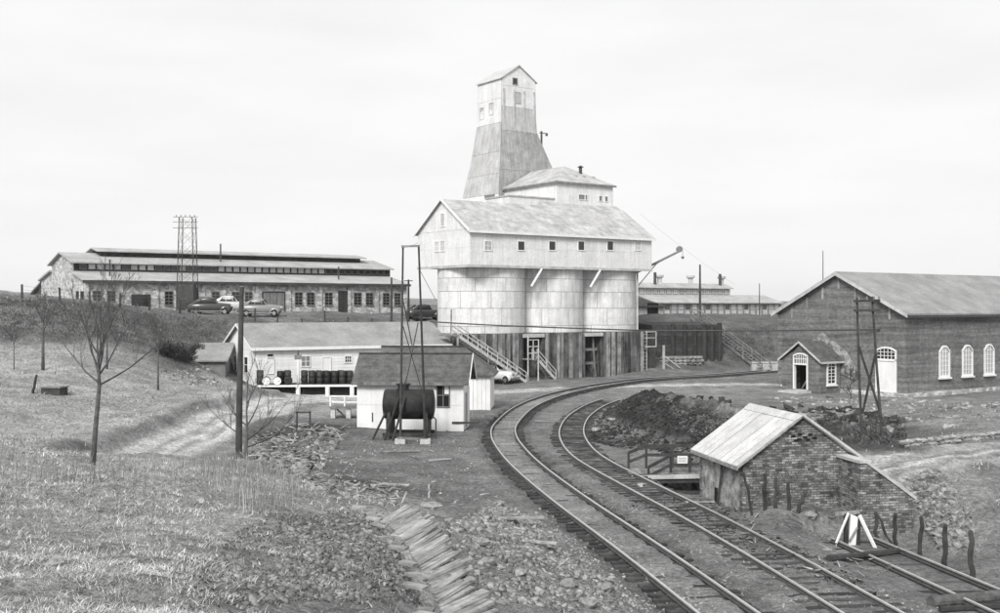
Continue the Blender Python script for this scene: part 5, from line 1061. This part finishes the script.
for k, (px, py, sz) in enumerate(((182, 362, 1.7), (198, 358, 1.3), (166, 356, 1.2))):
    p = hit(px, py); sb = thing('shrub', ('dark twiggy shrub left of the annex', 'smaller dark shrub against the annex', 'low dark shrub on the bank left of the other shrubs')[k], 'shrub', tuple(p)); b = MB(); rg = random.Random(60+k)
    for i in range(260):
        a, e = rg.uniform(0, 2*PI), rg.uniform(.1, 1.5); d = Vector((math.cos(a)*math.cos(e), math.sin(a)*math.cos(e), math.sin(e))); r1 = sz*rg.uniform(.3, 1)
        q = d*r1*.5+Vector((rg.uniform(-.5, .5), rg.uniform(-.5, .5), 0))*sz*.5; b.tube([q, q+d*r1*.35+Vector((0, 0, .1)), q+d*r1*.6+Vector((rg.uniform(-.2, .2), rg.uniform(-.2, .2), .1))], [.03, .022, .008], 3)
        for m_ in range(3):
            c_ = q+d*r1*rg.uniform(.1, .6)+Vector((rg.uniform(-.15, .15), rg.uniform(-.15, .15), rg.uniform(-.1, .1))); u_ = Vector((rg.uniform(-1, 1), rg.uniform(-1, 1), rg.uniform(-1, 1)))*.09; v2 = Vector((rg.uniform(-1, 1), rg.uniform(-1, 1), rg.uniform(-1, 1)))*.09; b.add([c_-u_, c_+v2, c_+u_], [(0, 1, 2)])
    b.build('foliage', M['shrub'], sb, fix=False)
    MB().tube([(0, 0, -.3), (0, 0, sz*.4)], [.07, .04]).build('stem', M['bark'], sb)
# leaning stump, well box, marker stakes
stake(33.5, 394, 36.5, 375, 'crooked dark stake leaning in the meadow at the left', .09)
p = hit(51, 395); wb = thing('well_box', 'low dark wooden well box with a pale lid in the meadow', 'box', tuple(p), R(-8))
MB().box(-.65, .65, -.1, .9, -.15, .42).build('box', M['woodd'], wb); MB().box(-.72, .72, -.16, .96, .42, .5).build('lid', M['woodl'], wb)
stake(429, 498, 429, 485, 'small pale marker stake standing alone in the dirt yard', .045, 'concl')
# ------------------------------------------------------------------ plank-lined ditch
dt = thing('plank_ditch', 'drainage ditch lined with weathered sloping planks running down the near slope', 'ditch', tuple(hit(425, 560)))
o0 = dt.location.copy()
def lerp_pts(P, t): t *= len(P)-1; i = min(len(P)-2, int(t)); f = t-i; return (P[i][0]+(P[i+1][0]-P[i][0])*f, P[i][1]+(P[i+1][1]-P[i][1])*f)
RL = [(383, 514), (396, 531), (411, 549), (426, 567), (441, 585), (452, 606), (462, 640)]; RR = [(402, 508), (428, 526), (444, 546), (459, 568), (471, 584), (495, 612), (515, 642)]
DC = smooth_line(catmull([Vector((p.x, p.y, 0)) for p in ditch_c], .1), 3)
def dpt(q, off, up):
    """a point beside the ditch line: off to the right, up above the surface"""
    i = min(len(DC)-2, max(0, int(q))); p = DC[i]; t = (DC[i+1]-DC[i]).normalized(); r = Vector((-t.y, t.x, 0)); r = r if r.x > 0 else -r; p = p+r*off
    return Vector((p.x, p.y, zsm[off > .5 and 2 or off > 0 and 1 or off > -.3 and 0 or 3][i]+up))
zsm = []
for of_ in (-.05, .2, .98, -.7):
    zz_ = []
    for i, p in enumerate(DC):
        t = (DC[min(i+1, len(DC)-1)]-DC[max(0, i-1)]).normalized(); r = Vector((-t.y, t.x, 0)); r = r if r.x > 0 else -r; zz_.append(gz(p.x+r.x*of_, p.y+r.y*of_))
    zz_ = np.convolve(np.pad(zz_, 12, 'edge'), np.ones(25)/25, 'valid'); zsm.append(zz_)
acc = 2.
while acc < len(DC)-3:
    a, c = dpt(acc, .14+random.uniform(-.03, .03), .02), dpt(acc-6+random.uniform(-1.2, 1.2), .98+random.uniform(-.12, .14), .2+random.uniform(-.03, .08)); w_ = random.uniform(.075, .15)
    MB().beam(a-o0, c-o0, w_, .05).build('plank', M['woodl'], dt); acc += (w_+random.uniform(.02, .05))/.1
acc = 4.
while acc < len(DC)-5:
    a, c = dpt(acc, -.3, .03), dpt(acc+random.uniform(-3, 1), -.3-random.uniform(.15, .4), .05); w_ = random.uniform(.1, .24)
    MB().beam(a-o0, c-o0, w_, .05).build('side_slab', M['rock'], dt); acc += (w_+random.uniform(.2, 1.6))/.1
# ------------------------------------------------------------------ single rocks
rk = [MB().rockv((0, 0, 0), (1, .8, .7), 200+k).mesh('rock', M['rock']) for k in range(6)]
for px, py, r, t in ((568, 588, .30, 'large rounded rock by the edge of the outer track'), (55, 568, .17, 'pale flat rock lying in the near grass'), (590, 606, .26, 'broken rock beside the tie ends at the bottom edge'), (607, 590, .28, 'dark rough rock against the tie ends'),
    (430, 508, .3, 'flat rock at the top of the ditch'), (482, 545, .22, 'pale rock on the bank right of the ditch'), (488, 563, .2, 'half buried pale rock midway down the right bank'), (422, 581, .1, 'dark stone lying in the bottom of the ditch'), (520, 575, .2, 'squat stone on the gravel bank above the track'), (810, 517, .3, 'pale boulder near the leaning stake'), (730, 499, .25, 'stone in front of the pump house corner'), (612, 421, .3, 'stone at the foot of the coal heap'), (596, 431, .35, 'pale stone beside the inner track at the coal heap')):
    p = hit(px, py); o = tag(obj('rock', random.choice(rk), None, p+Vector((0, 0, r*.25)), (0, 0, random.uniform(0, 6))), t, 'rock'); o.scale = (r*random.uniform(.9, 1.3), r, r*random.uniform(.8, 1.))
# boards lying about
for px, py, L, az, t in ((290, 425, 2.2, .3, 'by the roadside rubble'), (283, 440, 1.8, -.3, 'on the rubble beside the road'), (310, 430, 2., .1, 'near the small post frame'), (300, 446, 1.6, .8, 'at the edge of the yard'), (398, 452, 2.4, .15, 'in the yard left of the timber frame'), (440, 460, 1.2, .2, 'in the middle of the yard'), (392, 485, 1.6, -.2, 'lying flat in the yard'), (533, 543, 1.5, -.4, 'over the small dark hole'), (505, 520, 2.5, .1, 'beside the outer track'), (548, 422, 1.8, .2, 'between the two curving tracks'), (700, 503, 1.2, .1, 'before the pump house wall'), (560, 455, 1.3, -.3, 'between the rails of two tracks')):
    p = hit(px, py); b = MB().box(-L/2, L/2, -.1, .1, -.03, .03); o = tag(obj('loose_board', b.mesh('loose_board', M['woodl']), None, p+Vector((0, 0, .05)), (random.uniform(-.1, .1), random.uniform(-.06, .06), az)), 'loose weathered board '+t, 'board', 'boards lying about the yard')
# ------------------------------------------------------------------ scattered rubble, slack and grass (nobody could count these)
def scatter(name, m, pts, size, seed, flat=1., base=None):
    """one mesh of small rough stones at the given places"""
    n = len(pts); rg = np.random.default_rng(seed)
    T = np.array([(1, 0, -.3), (-.5, .86, -.3), (-.5, -.86, -.3), (.6, .6, .5), (-.8, .1, .55), (.5, -.7, .45)]); FC = np.array([(0, 1, 3), (1, 4, 3), (1, 2, 4), (2, 5, 4), (2, 0, 5), (0, 3, 5), (3, 4, 5)])
    V = T[None]*(1+rg.uniform(-.35, .35, (n, 6, 3))); V[:, :, 2] *= flat; V[:, :, 0] *= np.exp(rg.normal(.25, .35, (n, 1))); V[:, :, 2] += V[:, :, 0]*rg.uniform(-.45, .45, (n, 1)); V[:, :, 2] *= rg.uniform(.6, 1.5, (n, 1)); V *= size[:, None, None]
    a = rg.uniform(0, 6.28, n); size = size*np.random.default_rng(seed+9).uniform(.5, 1.2, n); c, s = np.cos(a)[:, None], np.sin(a)[:, None]; X = V[:, :, 0]*c-V[:, :, 1]*s; Y = V[:, :, 0]*s+V[:, :, 1]*c
    co = np.stack([X+pts[:, None, 0], Y+pts[:, None, 1], V[:, :, 2]+pts[:, None, 2]+size[:, None]*.02], 2).reshape(-1, 3); fc = (FC[None]+np.arange(n)[:, None, None]*6).reshape(-1, 3)
    me = bpy.data.meshes.new(name); fastmesh(me, co, fc); me.materials.append(m); o = obj(name, me); o['kind'] = 'stuff'; return o
def zone(poly, n, seed, dmin=6, dmax=110, pw=1.):
    """random ground places whose picture falls in a photo polygon, even over the ground"""
    rg = np.random.default_rng(seed); P = [hit(*p) for p in poly]; px = np.array([(p.x, p.y) for p in P]); lo, hi = px.min(0), px.max(0)
    q = rg.uniform(lo, hi, (n*3, 2)); ins = np.zeros(len(q), bool); j = len(px)-1
    for i in range(len(px)):
        c = ((px[i, 1] > q[:, 1]) != (px[j, 1] > q[:, 1])); c &= q[:, 0] < (px[j, 0]-px[i, 0])*(q[:, 1]-px[i, 1])/(px[j, 1]-px[i, 1]+1e-9)+px[i, 0]; ins ^= c; j = i
    q = q[ins][:n]; clump = fbm(q[:, 0]*.7, q[:, 1]*.7, 3, seed+5); q = q[rg.uniform(-.25, .25, len(q)) < clump+.1]
    return np.column_stack([q, ground(q[:, 0], q[:, 1])])
def pw(n, lo, hi, seed): return lo+(hi-lo)*np.random.default_rng(seed).random(n)**5
for nm, m_, poly, n, lo, hi, sd_ in (
    ('rubble', 'rock', [(230, 612), (300, 520), (385, 510), (425, 612)], 13000, .01, .075, 1),
    ('rubble', 'rock', [(470, 612), (430, 525), (500, 500), (560, 545), (650, 612)], 15000, .009, .10, 2),
    ('rubble', 'stonew', [(240, 462), (250, 440), (300, 428), (345, 432), (330, 455), (300, 478)], 1900, .03, .26, 3),
    ('rubble', 'rock', [(280, 478), (340, 478), (395, 492), (400, 505), (330, 500)], 1600, .02, .14, 4),
    ('gravel', 'gravel', [(665, 394), (722, 412), (742, 432), (710, 452), (685, 430)], 3000, .02, .12, 14),
    ('rubble', 'darkrock', [(690, 400), (780, 406), (860, 408), (905, 420), (905, 445), (850, 440), (830, 425), (760, 415)], 2500, .04, .4, 13),
    ('coal_slack', 'darkrock', [(585, 440), (610, 405), (655, 392), (700, 410), (735, 425), (695, 470), (640, 450)], 9000, .02, .16, 5),
    ('rubble', 'stonew', [(905, 480), (935, 470), (975, 520), (965, 550), (930, 535)], 5200, .03, .15, 6),
    ('rubble', 'stonew', [(770, 396), (900, 398), (1000, 402), (1000, 432), (910, 432), (830, 425)], 2000, .03, .26, 7),
    ('ballast', 'rock', [(500, 520), (545, 500), (730, 612), (600, 612)], 6000, .008, .06, 8),
    ('ballast', 'rock', [(560, 470), (700, 540), (1000, 612), (760, 612), (600, 510)], 7000, .006, .05, 9),
    ('yard_stones', 'rock', [(300, 470), (350, 440), (490, 400), (495, 470), (520, 500), (420, 500)], 2600, .012, .09, 10),
    ('rubble', 'stonew', [(205, 366), (160, 372), (190, 385), (228, 382)], 350, .06, .3, 11),
    ('cinders', 'darkrock', [(630, 505), (700, 470), (760, 530), (830, 560), (900, 605), (820, 580)], 4500, .012, .07, 12)):
    P = zone(poly, n, sd_); scatter(nm, M[m_], P, pw(len(P), lo, hi, sd_), sd_)
def sticks(name, m, pts, L, w, seed):
    n = len(pts); rg = np.random.default_rng(seed); a = rg.uniform(0, 6.28, n); l = L*rg.uniform(.25, 1, n)/2; el = rg.normal(.05, .28, n)
    u = np.stack([np.cos(a)*np.cos(el), np.sin(a)*np.cos(el), np.sin(el)], 1)*l[:, None]; v = np.stack([-np.sin(a), np.cos(a), rg.uniform(-.5, .5, n)], 1)*(w*rg.uniform(.3, 1, n)/2)[:, None]; k = np.array([0, 0, .02])
    c = pts+np.stack([np.zeros(n), np.zeros(n), rg.uniform(.02, .22, n)], 1)
    V = np.stack([c-u-v, c-u+v, c+u+v, c+u-v, c-u-v-k, c-u+v-k, c+u+v-k, c+u-v-k], 1).reshape(-1, 3); Q = np.array([(0, 1, 2, 3), (7, 6, 5, 4), (0, 4, 5, 1), (1, 5, 6, 2), (2, 6, 7, 3), (3, 7, 4, 0)]); fc = (Q[None]+np.arange(n)[:, None, None]*8).reshape(-1, 4)
    me = bpy.data.meshes.new(name); fastmesh(me, V, fc); me.materials.append(m); o = obj(name, me); o['kind'] = 'stuff'; return o
sticks('wood_debris', M['debris'], zone([(236, 470), (250, 440), (300, 424), (350, 428), (345, 440), (318, 452), (300, 480)], 520, 51), 1.1, .14, 51)
sticks('wood_debris', M['debris'], zone([(285, 478), (340, 474), (395, 490), (405, 505), (340, 500)], 260, 52), .7, .09, 52)
sticks('wood_debris', M['debris'], zone([(330, 460), (350, 440), (490, 410), (490, 480), (530, 520), (420, 500)], 120, 53), .5, .06, 53)
sticks('wood_debris', M['debris'], zone([(745, 505), (850, 520), (850, 545), (900, 570), (840, 590), (720, 530)], 110, 54), .5, .05, 54)
def blades(name, m, P, hgt, wid, seed, lean=.5):
    n = len(P); rg = np.random.default_rng(seed); a = rg.uniform(0, 6.28, n); h = hgt*rg.uniform(.5, 1.3, n); ln = h*rg.uniform(.1, lean*2, n); b = rg.uniform(0, 6.28, n)
    u = np.stack([np.cos(a), np.sin(a), np.zeros(n)], 1)*(wid*rg.uniform(.6, 1.3, n)/2)[:, None]; d = np.stack([np.cos(b)*ln, np.sin(b)*ln, h], 1)
    mid = P+d*np.array([.35, .35, .6]); V = np.stack([P-u, P+u, mid+u*.7, mid-u*.7, P+d], 1).reshape(-1, 3)
    k = np.arange(n)[:, None]*5; fc = np.concatenate([k+np.array([[0, 1, 2]]), k+np.array([[0, 2, 3]]), k+np.array([[3, 2, 4]])]).reshape(-1, 3)
    me = bpy.data.meshes.new(name); fastmesh(me, V, fc); me.materials.append(m); o = obj(name, me); o['kind'] = 'stuff'; return o
rg = np.random.default_rng(77)
def grassy(x0, x1, y0, y1, n, seed, vis=True):
    r_ = np.random.default_rng(seed); Y = y0*(y1/y0)**r_.random(n); X = r_.uniform(-1, 1, n)*.5*Y*1.06-0; X = np.where((X < x0) | (X > x1), r_.uniform(x0, x1, n), X)
    z, t, g = ground(X, Y, True); cl = .42+2.4*fbm(X*.9, Y*.9, 4, seed+3); k = r_.random(n) < g*np.clip(cl, .08, 1); return np.column_stack([X, Y, z])[k]
P = grassy(-18, 3, 6, 34, 330000, 21); blades('grass', M['grass'], P, .03+.002*P[:, 1], .004+.00042*P[:, 1], 21, 1.5)
P = grassy(-55, -6, 40, 118, 90000, 22); blades('grass', M['grassm'], P, .17, .05, 22, .8)
P = grassy(12, 40, 36, 100, 50000, 23); blades('grass', M['grassm'], P, .15, .035, 23, .8)
def weeds(poly, n, h, seed):
    P = zone(poly, n, seed); return P
P = np.concatenate([weeds([(200, 470), (235, 462), (300, 478), (300, 505), (250, 520), (205, 500)], 1700, 1, 24), weeds([(0, 455), (90, 468), (200, 470), (200, 492), (100, 490), (0, 480)], 700, 1, 25)])
blades('straw', M['grass'], grassy(-14, 3, 6, 30, 60000, 61), .025, .008, 61, 4.)
blades('dead_leaves', M['brush'], zone([(150, 613), (230, 540), (330, 510), (400, 550), (425, 613)], 9000, 63), .035, .03, 63, 2.)
PD = grassy(-14, 2, 6.5, 30, 90000, 64); PD = PD[fbm(PD[:, 0]*1.6, PD[:, 1]*1.6, 3, 71) > .12]; blades('dark_weeds', M['brush'], PD, .018+.0012*PD[:, 1], .005+.0004*PD[:, 1], 64, 2.2)
blades('tall_weeds', M['weed'], grassy(-14, 2, 17, 32, 5000, 62), .26, .007, 62, .4)
blades('tall_weeds', M['weed'], P, .62, .011, 24, .16)
P = zone([(0, 336), (60, 338), (120, 342), (180, 352), (225, 352), (228, 320), (120, 310), (0, 299)], 16000, 26); blades('brush', M['brush'], P, .19, .045, 26, 1.1)
P = zone([(835, 415), (905, 420), (908, 446), (850, 444)], 2500, 28); blades('brush', M['brush'], P, .3, .05, 28, .9)
P = zone([(690, 330), (770, 325), (775, 362), (735, 362)], 6000, 27); blades('brush', M['brush'], P, .18, .05, 27, 1.1)
# ------------------------------------------------------------------ damp air
hz_ = obj('haze', MB().box(-950, 1050, -70, 2450, -6, 46).mesh('haze', [])); hm2 = bpy.data.materials.new('air'); hm2.use_nodes = True; _q = hm2.node_tree; _q.nodes.clear()
_o = _q.nodes.new('ShaderNodeOutputMaterial'); _v2 = _q.nodes.new('ShaderNodeVolumePrincipled'); _v2.inputs['Color'].default_value = (1, 1, 1, 1); _v2.inputs['Density'].default_value = .00015; _v2.inputs['Anisotropy'].default_value = .2
_q.links.new(_v2.outputs[0], _o.inputs['Volume']); hz_.data.materials.append(hm2); hz_['kind'] = 'stuff'
